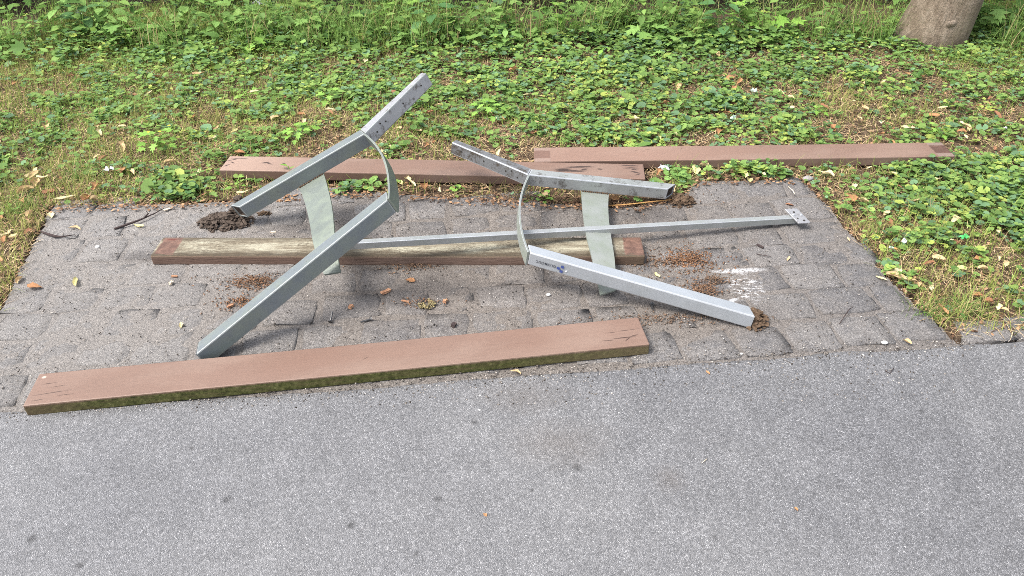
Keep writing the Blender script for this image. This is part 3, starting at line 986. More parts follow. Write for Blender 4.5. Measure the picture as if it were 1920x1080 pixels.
def leaf_template(kind):
    if kind == 'round':      # kidney shaped, scalloped
        n = 15
        V = [(0, 0, 0)]
        for i in range(n):
            a = math.pi * (-.5 + .10 + (2 - .20) * i / (n - 1))
            r_ = 1.0 * (1 - .07 * (i % 2)) * (.88 + .12 * abs(math.cos(a)))
            V.append((r_ * math.cos(a), r_ * math.sin(a) + .05, .22 * r_ * r_ * (.6 + .4 * (i % 2))))
        F = [(0, i, i + 1) for i in range(1, n)]
    elif kind == 'ovate':    # pointed, toothed, folded along the midrib
        n = 6
        xs_ = [0, .35, .58, .60, .45, .22, 0]
        ys_ = [-.1, .12, .45, .8, 1.2, 1.6, 2.0]
        V = [(0, y, -.10 * (y / 2) ** 2 * 2) for y in ys_]
        o = len(V)
        for s in (1, -1):
            for x_, y in zip(xs_[1:-1], ys_[1:-1]):
                V.append((s * x_ * 1.0, y, .18 * x_ - .10 * (y / 2) ** 2 * 2))
        F = []
        for si in (0, 1):
            b = o + si * 5
            F.append((0, b, 1) if si == 0 else (0, 1, b))
            for i in range(4):
                q = (i + 1, b + i, b + i + 1, i + 2)
                F += ([(q[0], q[1], q[2]), (q[0], q[2], q[3])] if si == 0 else [(q[0], q[2], q[1]), (q[0], q[3], q[2])])
            F.append((5, b + 4, 6) if si == 0 else (5, 6, b + 4))
    elif kind == 'lobed':    # five lobed
        tip = [(-.62, .0), (-.30, .14), (-.95, .62), (-.36, .72), (-.48, 1.30), (-.18, 1.16), (0, 1.75), (.18, 1.16), (.48, 1.30), (.36, .72), (.95, .62), (.30, .14), (.62, 0)]
        V = [(0, .25, 0)] + [(x_, y, .10 * abs(x_) - .07 * y * y) for x_, y in tip] + [(0, -.05, 0)]
        n = len(tip)
        F = [(0, i + 1, i) for i in range(1, n)] + [(0, n + 1, n), (0, 1, n + 1)]
    return np.array(V, float), np.array(F, int)


TMPL = {k: leaf_template(k) for k in ('round', 'ovate', 'lobed')}


def scatter(kind, pos, size, yaw, tilt, tdir, col, colvar=.10, wx=1.0):
    """many leaves as one array: pos (n,3); tilt away from level towards tdir"""
    V, F = TMPL[kind]
    n = len(pos); m = len(V)
    P = np.repeat(V[None], n, 0) * size[:, None, None]
    P[:, :, 0] *= wx
    c, s = np.cos(yaw), np.sin(yaw)
    x = P[:, :, 0] * c[:, None] - P[:, :, 1] * s[:, None]; y = P[:, :, 0] * s[:, None] + P[:, :, 1] * c[:, None]; z = P[:, :, 2]
    # rotate about a horizontal axis perpendicular to tdir
    ax, ay = -np.sin(tdir), np.cos(tdir)
    ct, st = np.cos(tilt)[:, None], np.sin(tilt)[:, None]
    kx, ky = ax[:, None], ay[:, None]
    dot = kx * x + ky * y
    X2 = x * ct + (ky * z) * st + kx * dot * (1 - ct)
    Y2 = y * ct + (-kx * z) * st + ky * dot * (1 - ct)
    Z2 = z * ct + (kx * y - ky * x) * st
    W = np.stack([X2 + pos[:, None, 0], Y2 + pos[:, None, 1], Z2 + pos[:, None, 2]], -1).reshape(-1, 3)
    FF = (F[None] + (np.arange(n) * m)[:, None, None]).reshape(-1, 3)
    edge = np.ones(m); edge[0] = .90
    C = col[:, None, :] * edge[None, :, None] * (1 + RNG.normal(0, colvar * .5, (n, 1, 1)))
    return W, FF, np.clip(np.repeat(C, 1, 1), 0.003, 1).reshape(-1, 3)


def merge(parts):
    V, F, C, o = [], [], [], 0
    for v_, f_, c_ in parts:
        V.append(v_); F.append(f_ + o); C.append(c_); o += len(v_)
    return np.concatenate(V), np.concatenate(F), np.concatenate(C)


# crown, out of the picture above: it shades the grass round the trunk
tp = np.array([t_[:] for t_ in tips])
n = 1800
pp = tp[RNG.integers(0, len(tp), n)] + RNG.normal(0, .34, (n, 3))
pp = pp[pp[:, 2] > 2.3]
n = len(pp)
v_, f_, c_ = scatter('ovate', pp, RNG.uniform(.035, .06, n), RNG.uniform(0, 6.28, n), RNG.uniform(.1, .9, n), RNG.uniform(0, 6.28, n), np.array([[.05, .12, .03]]) * RNG.uniform(.7, 1.4, (n, 1)), wx=1.4)
link('crown', np_mesh('crown', v_, f_, c_), M['fol'], tree)

# ------------------------------------------------------------------ low plants: where they grow
IVY = [(1800, 345, .42, 1.1), (1900, 330, .3, 1.0), (1720, 320, .2, .6), (1100, 190, .55, .45), (1300, 150, .7, .45), (1000, 130, .5, .4), (1250, 60, .9, .6), (1500, 55, .8, .6), (700, 60, .8, .5), (420, 85, .5, .35), (280, 140, .4, .3), (150, 170, .4, .2),
       (300, 350, .16, .9), (390, 345, .14, .9), (480, 360, .12, .6), (690, 353, .12, .9), (640, 355, .08, .6), (1015, 365, .035, 1.2), (860, 352, .03, 1.0), (1265, 325, .07, 1.3), (1330, 310, .05, .6), (1420, 318, .10, 1.1), (1390, 322, .06, .8), (1580, 300, .1, .5), (1560, 345, .07, .5), (1470, 250, .12, .6),
       (1850, 230, .3, .35), (1380, 215, .35, .35), (760, 200, .4, .2), (960, 280, .2, .25), (1150, 250, .4, .2), (1880, 400, .12, .7), (1700, 520, .07, .9), (1765, 440, .10, .7), (1900, 560, .09, .8), (60, 250, .35, .25), (20, 330, .2, .3),
       (40, 480, .45, -1.2), (180, 385, .2, -.35), (610, 300, .35, -.45), (780, 265, .3, -.25), (1620, 235, .45, -.3), (1780, 225, .5, -.2), (1890, 262, .45, -.5), (1600, 360, .22, -.5), (1660, 420, .3, -.2), (1760, 480, .3, -.1), (1890, 500, .25, -.1), (1830, 600, .4, -1.0), (1370, 115, .35, -.6), (1100, 85, .3, -.7),
       (890, 95, .35, -.55), (30, 190, .35, -.4), (430, 155, .35, -.4), (650, 125, .35, -.45), (240, 235, .3, -.3), (1230, 210, .25, -.35), (1500, 200, .3, -.2), (1540, 90, .4, -.2), (1720, 130, .3, -.25), (560, 350, .2, -.7), (880, 350, .3, -1.0), (1080, 370, .4, -1.0)]
GRA = [(140, 325, .26, 1.0), (60, 400, .2, 1.1), (20, 380, .2, .8), (110, 340, .2, .8), (60, 120, .5, .6), (90, 100, .4, .5), (330, 90, .5, .3), (750, 35, .7, .8), (640, 50, .5, .5), (350, 60, .6, .6), (120, 40, .6, .6), (1740, 585, .075, 1.9), (1805, 585, .075, 1.9), (1775, 560, .08, .5), (1625, 440, .07, 1.0), (1650, 440, .08, .8), (1700, 470, .08, .8),
       (1905, 560, .08, 1.2), (1860, 540, .2, .5), (1700, 420, .25, .45), (1850, 470, .25, .35), (1750, 540, .15, .6), (480, 215, .4, .35), (655, 165, .12, .9), (300, 250, .35, .35), (1660, 205, .3, .55), (1500, 245, .18, .6), (1560, 190, .3, .3), (850, 235, .2, .35), (740, 240, .2, .4), (560, 200, .3, .3), (1770, 95, .2, 1.0), (1880, 60, .5, 1.0), (1880, 130, .3, .5), (1040, 215, .2, .25), (350, 330, .2, .2), (1100, 30, .3, .6), (180, 210, .5, .3), (0, 530, .12, .8)]
IVW = [(*gp(a, b)[:2], r_, s_) for a, b, r_, s_ in IVY]
GRW = [(*gp(a, b)[:2], r_, s_) for a, b, r_, s_ in GRA]


def field(x, y, L):
    t = np.zeros_like(x)
    for cx, cy, r_, s_ in L:
        t = t + s_ * np.exp(-((x - cx) ** 2 + (y - cy) ** 2) / (r_ * r_))
    return t


def cover(x, y):
    back = np.clip((y - 4.35) / .5, 0, 1)
    hol = np.clip((y - 4.70) / .25, 0, 1) * 3.2 * (.66 - fbm(x, y, 2.6, 2, 64))
    return .7 * (fbm(x, y, 1.9, 3, 60) - .5) + 1.9 * (fbm(x, y, 9, 3, 70) - .5) + .36 + .48 * back - hol + .55 * field(x, y, IVW)


def growable(x, y, edge=.02):
    b = border_v(x, y)
    ok = (b > .03) & ~inside(PAVE, x, y)
    # let some plants lean over the edge of the setts
    return ok


HOLLOW = [(gp(a_, b_)[0] * .95, gp(a_, b_)[1] - .22, r_ * 1.1) for a_, b_, r_ in ((15, 22, .42), (120, 3, .22), (250, 3, .22), (640, 2, .30), (880, 6, .25), (1005, 10, .34), (1065, 14, .24), (1200, 2, .25), (1345, 8, .30), (1470, 14, .30), (1610, 20, .26), (1690, 6, .22))]


def hollow(x, y):
    r = np.zeros(np.shape(x))
    for cx, cy, rr_ in HOLLOW:
        r = np.maximum(r, 1.25 - np.sqrt((x - cx) ** 2 + ((y - cy) * .8) ** 2) / rr_)
    r = np.maximum(r, (np.asarray(y) - 5.15) * 2.2)
    return np.clip(r, 0, 1)


def rand_pts(n, x0=-4.2, x1=4.2, y0=1.9, y1=6.0):
    x = RNG.uniform(x0, x1, n); y = RNG.uniform(y0, y1, n)
    vis = np.abs(x) < .50 + .70 * y        # within a generous cone in front of the camera
    x, y = x[vis], y[vis]
    g = growable(x, y) & (((x - TB[0]) ** 2 + (y - TB[1]) ** 2) > .21 ** 2) & (RNG.uniform(0, .95, len(x)) > hollow(x, y))
    return x[g], y[g]


# ---- ground ivy leaves
x, y = rand_pts(225000)
c = cover(x, y)
k = RNG.uniform(.02, 1.15, len(x)) < c * (1 - .35 * np.clip((y - 4.3) / .4, 0, 1))
x, y, c = x[k], y[k], c[k]
k = ~on_plank(x, y, .006)
x, y, c = x[k], y[k], c[k]
n = len(x)
back = np.clip((y - 4.3) / .7, 0, 1)
size = np.clip(RNG.lognormal(math.log(.0090), .36, n), .0045, .030) * (1 + .28 * np.clip(c, 0, 1)) * (1 + .25 * back)
h = soil_z(x, y) + RNG.uniform(.004, .030, n) * (1 + .8 * np.clip(c, 0, 1.4)) + back * RNG.uniform(0, .10, n)
ph = fbm(x, y, 3.0, 3, 90); ph2 = fbm(x, y, 1.1, 2, 95)
t = RNG.uniform(0, 1, n)
ga = np.array([.095, .178, .048]); gb = np.array([.215, .335, .090]); gc = np.array([.370, .430, .100]); gd = np.array([.110, .195, .100])
col = ga + (gb - ga) * t[:, None]
col = np.where((RNG.uniform(0, 1, n) < .10 + .25 * (ph > .58))[:, None], gb + (gc - gb) * RNG.uniform(0, 1, (n, 1)), col)
col = np.where((RNG.uniform(0, 1, n) < .22)[:, None], gd * RNG.uniform(.8, 1.5, (n, 1)), col)
col = col * (.78 + .5 * ph2)[:, None]
tilt = np.abs(RNG.normal(.20, .24, n))
lf = scatter('round', np.stack([x, y, h], -1), size, RNG.uniform(0, 6.28, n), tilt, RNG.uniform(0, 6.28, n), col)
tag(link('ground_ivy', np_mesh('ground_ivy', *lf), M['fol']), 'carpet of small round ground ivy leaves', 'ground cover', kind='stuff')
N_IVY = n

# ---- mixed toothed leaves among the ivy, taller to the back
x, y = rand_pts(46000, y0=3.0)
c = cover(x, y)
back = np.clip((y - 4.3) / .6, 0, 1)
k = RNG.uniform(0, 1, len(x)) < np.clip(c * .16 + back * .55 - .6 * np.clip((y - 4.85) / .3, 0, 1) * (fbm(x, y, 2.6, 2, 64) < .5), 0, .62)
x, y, back = x[k], y[k], back[k]
k = ~on_plank(x, y, .03)
x, y, back = x[k], y[k], back[k]
n = len(x)
ht = RNG.uniform(.01, .05, n) + back * RNG.uniform(.0, .22, n) + np.clip((y - 5.2) / .8, 0, 1) * RNG.uniform(0, .3, n)
size = np.clip(RNG.lognormal(math.log(.0135), .35, n), .006, .04) * (1 + .75 * back)
t = RNG.uniform(0, 1, n)
col = np.array([.080, .170, .042]) + (np.array([.230, .365, .095]) - np.array([.080, .170, .042])) * t[:, None]
col = np.where((RNG.uniform(0, 1, n) < .12)[:, None], np.array([.19, .30, .07]) * RNG.uniform(.8, 1.15, (n, 1)), col)
parts = []
for kd, sel in (('ovate', np.arange(n) % 3 != 0), ('lobed', np.arange(n) % 3 == 0)):
    m = sel.sum()
    parts.append(scatter(kd, np.stack([x, y, soil_z(x, y) + ht], -1)[sel], size[sel] * (1.0 if kd == 'ovate' else 1.15), RNG.uniform(0, 6.28, m), np.abs(RNG.normal(.3, .3, m)), RNG.uniform(0, 6.28, m), col[sel]))
tag(link('leafy_herbs', np_mesh('leafy_herbs', *merge(parts)), M['fol']), 'low leafy herbs growing thicker towards the back', 'ground cover', kind='stuff')


def blades(x, y, z, length, width, yaw, lean, curl, col, seg=3, flat=False):
    """ribbons bent over along their length"""
    n = len(x)
    m = 2 * (seg + 1)
    V = np.zeros((n, m, 3)); C = np.zeros((n, m, 3))
    cx, cy = np.cos(yaw), np.sin(yaw)
    px, py = -cy, cx
    r_ = np.zeros(n); zz = np.zeros(n); ang = lean.copy()
    for i in range(seg + 1):
        s = i / seg
        w = width * (1 - s * .88) * (.75 if i == 0 else 1)
        for sd_ in (0, 1):
            sg = -.5 if sd_ == 0 else .5
            V[:, 2 * i + sd_, 0] = x + cx * r_ + px * w * sg
            V[:, 2 * i + sd_, 1] = y + cy * r_ + py * w * sg
            V[:, 2 * i + sd_, 2] = z + zz
            C[:, 2 * i + sd_] = col
        r_ = r_ + np.sin(ang) * length / seg; zz = zz + np.cos(ang) * length / seg
        ang = np.minimum(ang + curl / seg, 2.0)
    F = np.array([(2 * i, 2 * i + 1, 2 * i + 3, 2 * i + 2) for i in range(seg)])
    FF = (F[None] + (np.arange(n) * m)[:, None, None]).reshape(-1, 4)
    return V.reshape(-1, 3), FF, C.reshape(-1, 3)


# ---- grass
x, y = rand_pts(270000)
g = field(x, y, GRW) + .9 * (fbm(x, y, 2.4, 3, 120) - .5) + .6 * (fbm(x, y, 10, 2, 125) - .5) + .32 + .45 * np.clip((-x - .1) / 1.5, 0, 1)
k = RNG.uniform(.12, 1.5, len(x)) < g
x, y = x[k], y[k]
k = ~on_plank(x, y, .012)
x, y = x[k], y[k]
n = len(x)
back = np.clip((y - 4.5) / .7, 0, 1)
ln_ = RNG.uniform(.026, .092, n) * (1 + 1.2 * back) * (1 + .25 * (RNG.uniform(0, 1, n) < .1))
t = RNG.uniform(0, 1, (n, 1))
yel = np.clip(fbm(x, y, 2.2, 2, 130) * 1.7 - .52, 0, 1)[:, None]
col = (np.array([.130, .225, .036]) + (np.array([.300, .400, .080]) - np.array([.130, .225, .036])) * t) * (1 - yel * .4) + np.array([.50, .40, .17]) * yel * .4
dry = RNG.uniform(0, 1, (n, 1)) < .16
col = np.where(dry, np.array([.40, .30, .15]) * RNG.uniform(.7, 1.2, (n, 1)), col)
gr = blades(x, y, soil_z(x, y) - .004, ln_, RNG.uniform(.0016, .0034, n) * (1 + .6 * back), RNG.uniform(0, 6.28, n), np.abs(RNG.normal(.3, .3, n)), RNG.uniform(.3, 1.6, n), col)
tag(link('grass', np_mesh('grass', *gr), M['fol']), 'loose green and yellowing grass between the ivy', 'grass', kind='stuff')
N_GR = n

# ---- dry straw and small litter on the soil
x, y = rand_pts(230000, y1=5.3)
k = ~on_plank(x, y, .0)
x, y = x[k], y[k]
sb = np.exp(-((np.minimum(np.abs(x + 1.9), 9)) ** 2) / .05) * (y < 2.9)
k = RNG.uniform(0, 1, len(x)) < .62 + .9 * (fbm(x, y, 3, 2, 150) - .5) + .3 * sb - .35 * (cover(x, y) > .8)
x, y = x[k], y[k]
n = len(x)
t = RNG.uniform(0, 1, (n, 1))
col = np.array([.22, .150, .085]) + (np.array([.72, .53, .31]) - np.array([.22, .140, .080])) * t ** 1.2
col = np.where(RNG.uniform(0, 1, (n, 1)) < .22, np.array([.085, .048, .028]) * RNG.uniform(.7, 1.5, (n, 1)), col)
st = blades(x, y, soil_z(x, y) + RNG.uniform(.001, .014, n), RNG.uniform(.015, .070, n), RNG.uniform(.0012, .0032, n), RNG.uniform(0, 6.28, n), RNG.uniform(1.15, 1.62, n), RNG.uniform(-.1, .5, n), col, 2)
tag(link('dry_straw', np_mesh('dry_straw', *st), M['straw']), 'tan dry straw and stalks matted on the soil', 'straw', kind='stuff')

# mulch flakes near the edges of the pavement and thinly everywhere
x, y = rand_pts(80000, y1=4.8)
ed = inside(PAVE + np.array([0, .0]), x, y - .10) | inside(PAVE, x - .10, y) | inside(PAVE, x + .10, y)
k = RNG.uniform(0, 1, len(x)) < np.where(ed, .95, .55)
x, y = x[k], y[k]
# some spill onto the setts
xe = RNG.uniform(-1.85, 1.4, 9000); ye = RNG.uniform(2.55, 3.0, 9000)
ins = inside(PAVE, xe, ye) & ~inside(PAVE, xe, ye + .055)
k2 = ins & (RNG.uniform(0, 1, 9000) < .8)
x = np.concatenate([x, xe[k2]]); y = np.concatenate([y, ye[k2]])
zb = np.concatenate([soil_z(x[:len(x) - k2.sum()], y[:len(x) - k2.sum()]), np.full(k2.sum(), .002)])
n = len(x)
V = np.array([(-1, -.5, 0), (.2, -.6, .1), (1, 0, 0), (.1, .55, .12), (-.9, .4, .02)])
Fq = np.array([(0, 1, 3), (0, 3, 4), (1, 2, 3)])
TMPL['flake'] = (V, Fq)
t = RNG.uniform(0, 1, (n, 1))
col = np.array([.075, .040, .024]) + (np.array([.42, .25, .14]) - np.array([.075, .040, .024])) * t ** 1.4
fk = scatter('flake', np.stack([x, y, zb + RNG.uniform(.001, .010, n)], -1), RNG.uniform(.0025, .0105, n), RNG.uniform(0, 6.28, n), np.abs(RNG.normal(0, .35, n)), RNG.uniform(0, 6.28, n), col, wx=1.0)
tag(link('leaf_mulch', np_mesh('leaf_mulch', *fk), M['straw']), 'brown crumbled leaf litter on the soil', 'litter', kind='stuff')

# grit and fine specks on the setts
n = 5200
x = RNG.uniform(-1.8, 1.35, n); y = RNG.uniform(1.62, 2.9, n)
ju = RNG.uniform(-.2, 3.1, 1500); jv = np.abs(RNG.normal(0, .022, 1500)) * RNG.choice([-1, 1], 1500, p=[.7, .3])
x = np.concatenate([x, BO[0] + BE[0] * ju + BN[0] * jv]); y = np.concatenate([y, BO[1] + BE[1] * ju + BN[1] * jv])
k = (inside(PAVE, x, y) | (border_v(x, y) < .02)) & ~on_plank(x, y)
x, y = x[k], y[k]; n = len(x)
t = RNG.uniform(0, 1, (n, 1))
col = np.where(t < .35, np.array([.05, .042, .036]), np.where(t < .82, np.array([.17, .15, .13]), np.array([.36, .33, .30]))) * RNG.uniform(.7, 1.2, (n, 1))
o8 = np.array([(1, 0, 0), (-1, 0, 0), (0, 1, 0), (0, -1, 0), (0, 0, .8), (0, 0, -.8)], float)
f8 = np.array([(0, 2, 4), (2, 1, 4), (1, 3, 4), (3, 0, 4), (2, 0, 5), (1, 2, 5), (3, 1, 5), (0, 3, 5)])
TMPL['grit'] = (o8, f8)
gt = scatter('grit', np.stack([x, y, np.full(n, .0040)], -1), RNG.uniform(.0008, .0030, n) ** 1.0, RNG.uniform(0, 6.28, n), RNG.uniform(0, .6, n), RNG.uniform(0, 6.28, n), col, wx=1.5)
tag(link('grit', np_mesh('grit', *gt), M['crumb']), 'fine grit and specks scattered over the setts', 'grit', kind='stuff')


# ------------------------------------------------------------------ single plants
def leaf_mesh(kind, name, mt, sub=True):
    V, F = TMPL[kind]
    me = bpy.data.meshes.new(name)
    me.from_pydata([tuple(q) for q in V], [], [tuple(q) for q in F])
    me.polygons.foreach_set('use_smooth', [True] * len(F))
    me.materials.append(mt)
    return me


LM = {(k, c): leaf_mesh(k, 'leaf', M[c]) for k in ('round', 'ovate', 'lobed') for c in ('leaf_bright', 'leaf_mid', 'leaf_deep')}


def stem_mesh(pts_list, r0, mt):
    bm = bmesh.new()
    for pts in pts_list:
        tube(bm, pts, np.linspace(r0, r0 * .4, len(pts)), 5)
    bmesh.ops.recalc_face_normals(bm, faces=bm.faces[:])
    me = bpy.data.meshes.new('stem'); bm.to_mesh(me); bm.free()
    me.materials.append(mt)
    return me


def weed(name, loc, kind, colr, nleaf, height, spread, lsize, label, group=None, seed=0, cat='plant', upright=False):
    rg = random.Random(seed)
    root = empty(name, loc, rg.uniform(0, 6.28))
    tag(root, label, cat, group)
    stems = []
    for k in range(nleaf):
        a = k * 2.4 + rg.uniform(-.4, .4)
        f = (k + .6) / nleaf
        if upright:
            hz = height * (.25 + .75 * f); rr = spread * (1 - .45 * f) * rg.uniform(.7, 1.15)
            p0 = (rg.gauss(0, .006) * f, rg.gauss(0, .006) * f, hz * .85)
        else:
            rr = spread * (.25 + .75 * f) * rg.uniform(.8, 1.1); hz = height * (1.05 - .55 * f) * rg.uniform(.8, 1.1)
            p0 = (0, 0, 0)
        x_, y_ = rr * math.cos(a), rr * math.sin(a)
        stems.append([p0, (x_ * .4 + p0[0] * .6, y_ * .4 + p0[1] * .6, p0[2] + (hz - p0[2]) * .75), (x_, y_, hz)])
        o = link('leaf', LM[(kind, colr)], None, root)
        s = lsize * rg.uniform(.7, 1.15)
        o.location = (x_, y_, hz)
        o.scale = (s, s, s)
        o.rotation_euler = (rg.uniform(-.45, .25), rg.uniform(-.3, .3), a - math.pi / 2 + rg.uniform(-.35, .35))
    if upright:
        stems.append([(0, 0, -.01), (.003, 0, height * .5), (.002, .002, height * .92)])
    link('stem', stem_mesh(stems, .0016 if not upright else .0022, M[colr]), None, root)
    return root


def at(px, py, z=None):
    q = gp(px, py)
    return (q[0], q[1], float(soil_z(np.array([q[0]]), np.array([q[1]]))[0]) if z is None else z)


SOLO = [
    (300, 278, 'lobed', 'leaf_bright', 17, .085, .085, .026, 'bright green bushy weed with tiny yellow flowers left of the leaning frame'),
    (560, 258, 'lobed', 'leaf_bright', 16, .075, .085, .025, 'bright green leafy weed just above the leaning frame'),
    (618, 192, 'lobed', 'leaf_bright', 8, .085, .045, .026, 'upright bright green seedling standing in dry grass right of the bushy weeds'),
    (915, 212, 'lobed', 'leaf_bright', 13, .085, .095, .028, 'bright broad-leaved weed between the two backrest posts'),
    (465, 185, 'lobed', 'leaf_bright', 8, .060, .060, .023, 'small pale green seedling on the left side of the grass'),
    (448, 352, 'ovate', 'leaf_bright', 5, .060, .030, .016, 'low pointed sprout at the left end of the scuffed plank'),
    (1245, 118, 'lobed', 'leaf_mid', 7, .075, .060, .026, 'lobed green seedling in the middle of the ivy carpet'),
    (1130, 110, 'ovate', 'leaf_bright', 5, .080, .030, .018, 'light green upright sprout far back among the ivy'),
    (1556, 250, 'ovate', 'leaf_deep', 7, .050, .055, .022, 'drooping deep green plant on bare soil behind the rightmost plank'),
    (1530, 215, 'lobed', 'leaf_bright', 6, .05, .045, .018, 'tiny yellowish seedling beside a bare patch of soil'),
    (1755, 252, 'lobed', 'leaf_bright', 8, .05, .055, .020, 'small bright weed at the right end of the rightmost plank'),
    (1690, 118, 'lobed', 'leaf_mid', 9, .06, .07, .026, 'broad-leaved green plant left of the tree trunk foot'),
    (1645, 420, 'ovate', 'leaf_mid', 6, .05, .045, .017, 'small leafy plant at the right edge of the setts'),
    (1690, 516, 'round', 'leaf_mid', 7, .020, .055, .017, 'cluster of round leaves lying on the right edge of the setts'),
    (1020, 372, 'round', 'leaf_bright', 9, .030, .045, .013, 'sprig of ivy creeping onto the setts behind the flat frame'),
    (857, 356, 'round', 'leaf_bright', 5, .028, .030, .012, 'tiny ivy sprig in front of the scuffed plank'),
    (1268, 333, 'round', 'leaf_mid', 11, .045, .060, .016, 'round-leaved ivy clump beside the end of the scuffed plank'),
    (690, 352, 'round', 'leaf_mid', 10, .040, .065, .016, 'ivy clump on the dirt under the curved seat strap'),
    (640, 360, 'round', 'leaf_mid', 7, .030, .040, .016, 'ivy clump right behind the leaning brace plate'),
    (355, 362, 'round', 'leaf_deep', 9, .040, .060, .019, 'large-leaved ivy clump left of the leaning rear leg'),
    (1420, 322, 'round', 'leaf_mid', 10, .040, .075, .014, 'trailing ivy below the rightmost plank'),
    (545, 335, 'ovate', 'leaf_bright', 3, .085, .012, .020, 'single broad blade leaf rising behind the scuffed plank'),
]
for i, (px, py, kd, cl, nl, h_, sp_, ls, lb) in enumerate(SOLO):
    r_ = weed('weed_plant', at(px, py), kd, cl, nl, h_, sp_, ls, lb, seed=i + 5, upright=(cl == 'leaf_bright' and nl < 9 and kd != 'round'))
    if i == 0:
        for (dx, dy, dz) in ((-.055, .04, .115), (.045, .05, .12), (.0, .06, .11)):
            bm = bmesh.new()
            for k in range(5):
                a = k * 2 * math.pi / 5
                bmesh.ops.create_circle(bm, cap_ends=True, segments=6, radius=.0035, matrix=Matrix.Translation((dx + .004 * math.cos(a), dy + .004 * math.sin(a), dz)))
            from_bm('flower', bm, M['flower'], r_)

# back edge: taller weeds in front of the shrubs added for shade
ORD = 'first second third fourth fifth sixth seventh eighth ninth tenth eleventh twelfth thirteenth fourteenth fifteenth sixteenth seventeenth eighteenth nineteenth twentieth'.split()
ORD += ['twenty-' + o_ for o_ in ORD[:9]] + ['thirtieth'] + ['thirty-' + o_ for o_ in ORD[:9]]
rg = random.Random(21)
KINDS = [('ovate', 'leaf_mid', 12, .26, .11, .046, 'tall pointed-leaved weed'),
         ('lobed', 'leaf_mid', 10, .22, .13, .062, 'broad lobed mid green weed'),
         ('ovate', 'leaf_deep', 13, .32, .12, .050, 'dark green upright weed'),
         ('lobed', 'leaf_bright', 8, .20, .11, .058, 'light green maple-like seedling')]
cnt = 0
NK = {}
for k in range(84):
    x_ = -3.9 + 7.8 * (k + rg.uniform(-.4, .4)) / 83
    y_ = rg.choice([4.55, 4.7, 4.8, 4.95, 5.1, 5.3]) + rg.uniform(-.08, .08)
    if abs(x_ - TB[0]) < .35 and y_ < 5.0 or hollow(x_, y_) > .55: continue
    kd = KINDS[rg.choice([0, 0, 1, 1, 2, 3])]
    s = (.5 if y_ < 4.66 else .72 if y_ < 4.9 else .95) * rg.uniform(.8, 1.2)
    weed('weed_plant', (x_, y_, -.01), kd[0], kd[1], kd[2], kd[3] * s, kd[4] * s, kd[5] * (.72 + .35 * s), ORD[NK.setdefault(kd[6], 0)] + ' ' + kd[6] + ' from the left in the band at the back', 'weeds along the back edge', seed=100 + k, upright=True)
    cnt += 1; NK[kd[6]] += 1

# long grass tufts at the back
TUFT = sorted([(650, 60), (700, 52), (760, 48), (590, 75), (820, 55), (1140, 50), (1170, 40), (350, 60), (240, 65), (1640, 62), (1690, 45), (1890, 70), (1860, 40), (110, 60), (520, 55), (960, 45), (30, 75), (180, 55), (300, 80), (420, 60), (470, 75), (555, 50), (610, 62), (670, 75), (730, 65), (790, 72), (850, 62), (900, 50), (1010, 60), (1080, 55), (1240, 48), (1310, 55), (1400, 50), (1470, 45), (1540, 58), (1600, 48)])
for i, (px, py) in enumerate(TUFT):
    q = gp(px, py + 18)
    n = 110
    if hollow(q[0], q[1]) > .6: continue
    rr = np.random.default_rng(300 + i)
    xx = rr.normal(0, .06, n); yy = rr.normal(0, .045, n)
    t = rr.uniform(0, 1, (n, 1))
    cc = np.array([.11, .21, .045]) + (np.array([.27, .40, .11]) - np.array([.11, .21, .045])) * t
    cc = np.where(rr.uniform(0, 1, (n, 1)) < .15, np.array([.42, .33, .17]), cc)
    v_, f_, c_ = blades(xx, yy, np.zeros(n) - .01, rr.uniform(.10, .36, n), rr.uniform(.0025, .0065, n), rr.uniform(0, 6.28, n), np.abs(rr.normal(.15, .15, n)), rr.uniform(.3, 1.7, n), cc, 5)
    o = link('grass_tuft', np_mesh('grass_tuft', v_, f_, c_), M['fol'], None, (q[0], q[1], 0))
    tag(o, ORD[i] + ' tall tuft of arching grass from the left at the back', 'grass tuft', 'long grass tufts at the back')
for (px, py, lb, nb, ll) in ((1742, 588, 'grass tuft on the right border of the setts, nearest the asphalt', 90, .085), (1808, 583, 'grass tuft on the right border, beside a stray sett', 100, .085), (1640, 440, 'thin grass tuft at the right border beside the bolt plate', 50, .07), (150, 335, 'thick grass tuft at the far left corner of the setts', 150, .10), (45, 395, 'grass tuft at the left edge of the photo above the setts', 120, .10)):
    q = gp(px, py); rr = np.random.default_rng(int(px))
    n = nb
    xx = rr.normal(0, .035, n); yy = rr.normal(0, .028, n)
    t = rr.uniform(0, 1, (n, 1))
    cc = np.array([.075, .17, .03]) + (np.array([.22, .33, .085]) - np.array([.075, .17, .03])) * t
    cc = np.where(rr.uniform(0, 1, (n, 1)) < .2, np.array([.46, .36, .18]), cc)
    v_, f_, c_ = blades(xx, yy, np.zeros(n) - .01, rr.uniform(.5, 1.2, n) * ll, rr.uniform(.0018, .0036, n), rr.uniform(0, 6.28, n), np.abs(rr.normal(.5, .35, n)), rr.uniform(.4, 1.6, n), cc, 4)
    tag(link('grass_tuft', np_mesh('grass_tuft', v_, f_, c_), M['fol'], None, (q[0], q[1], 0)), lb, 'grass tuft')

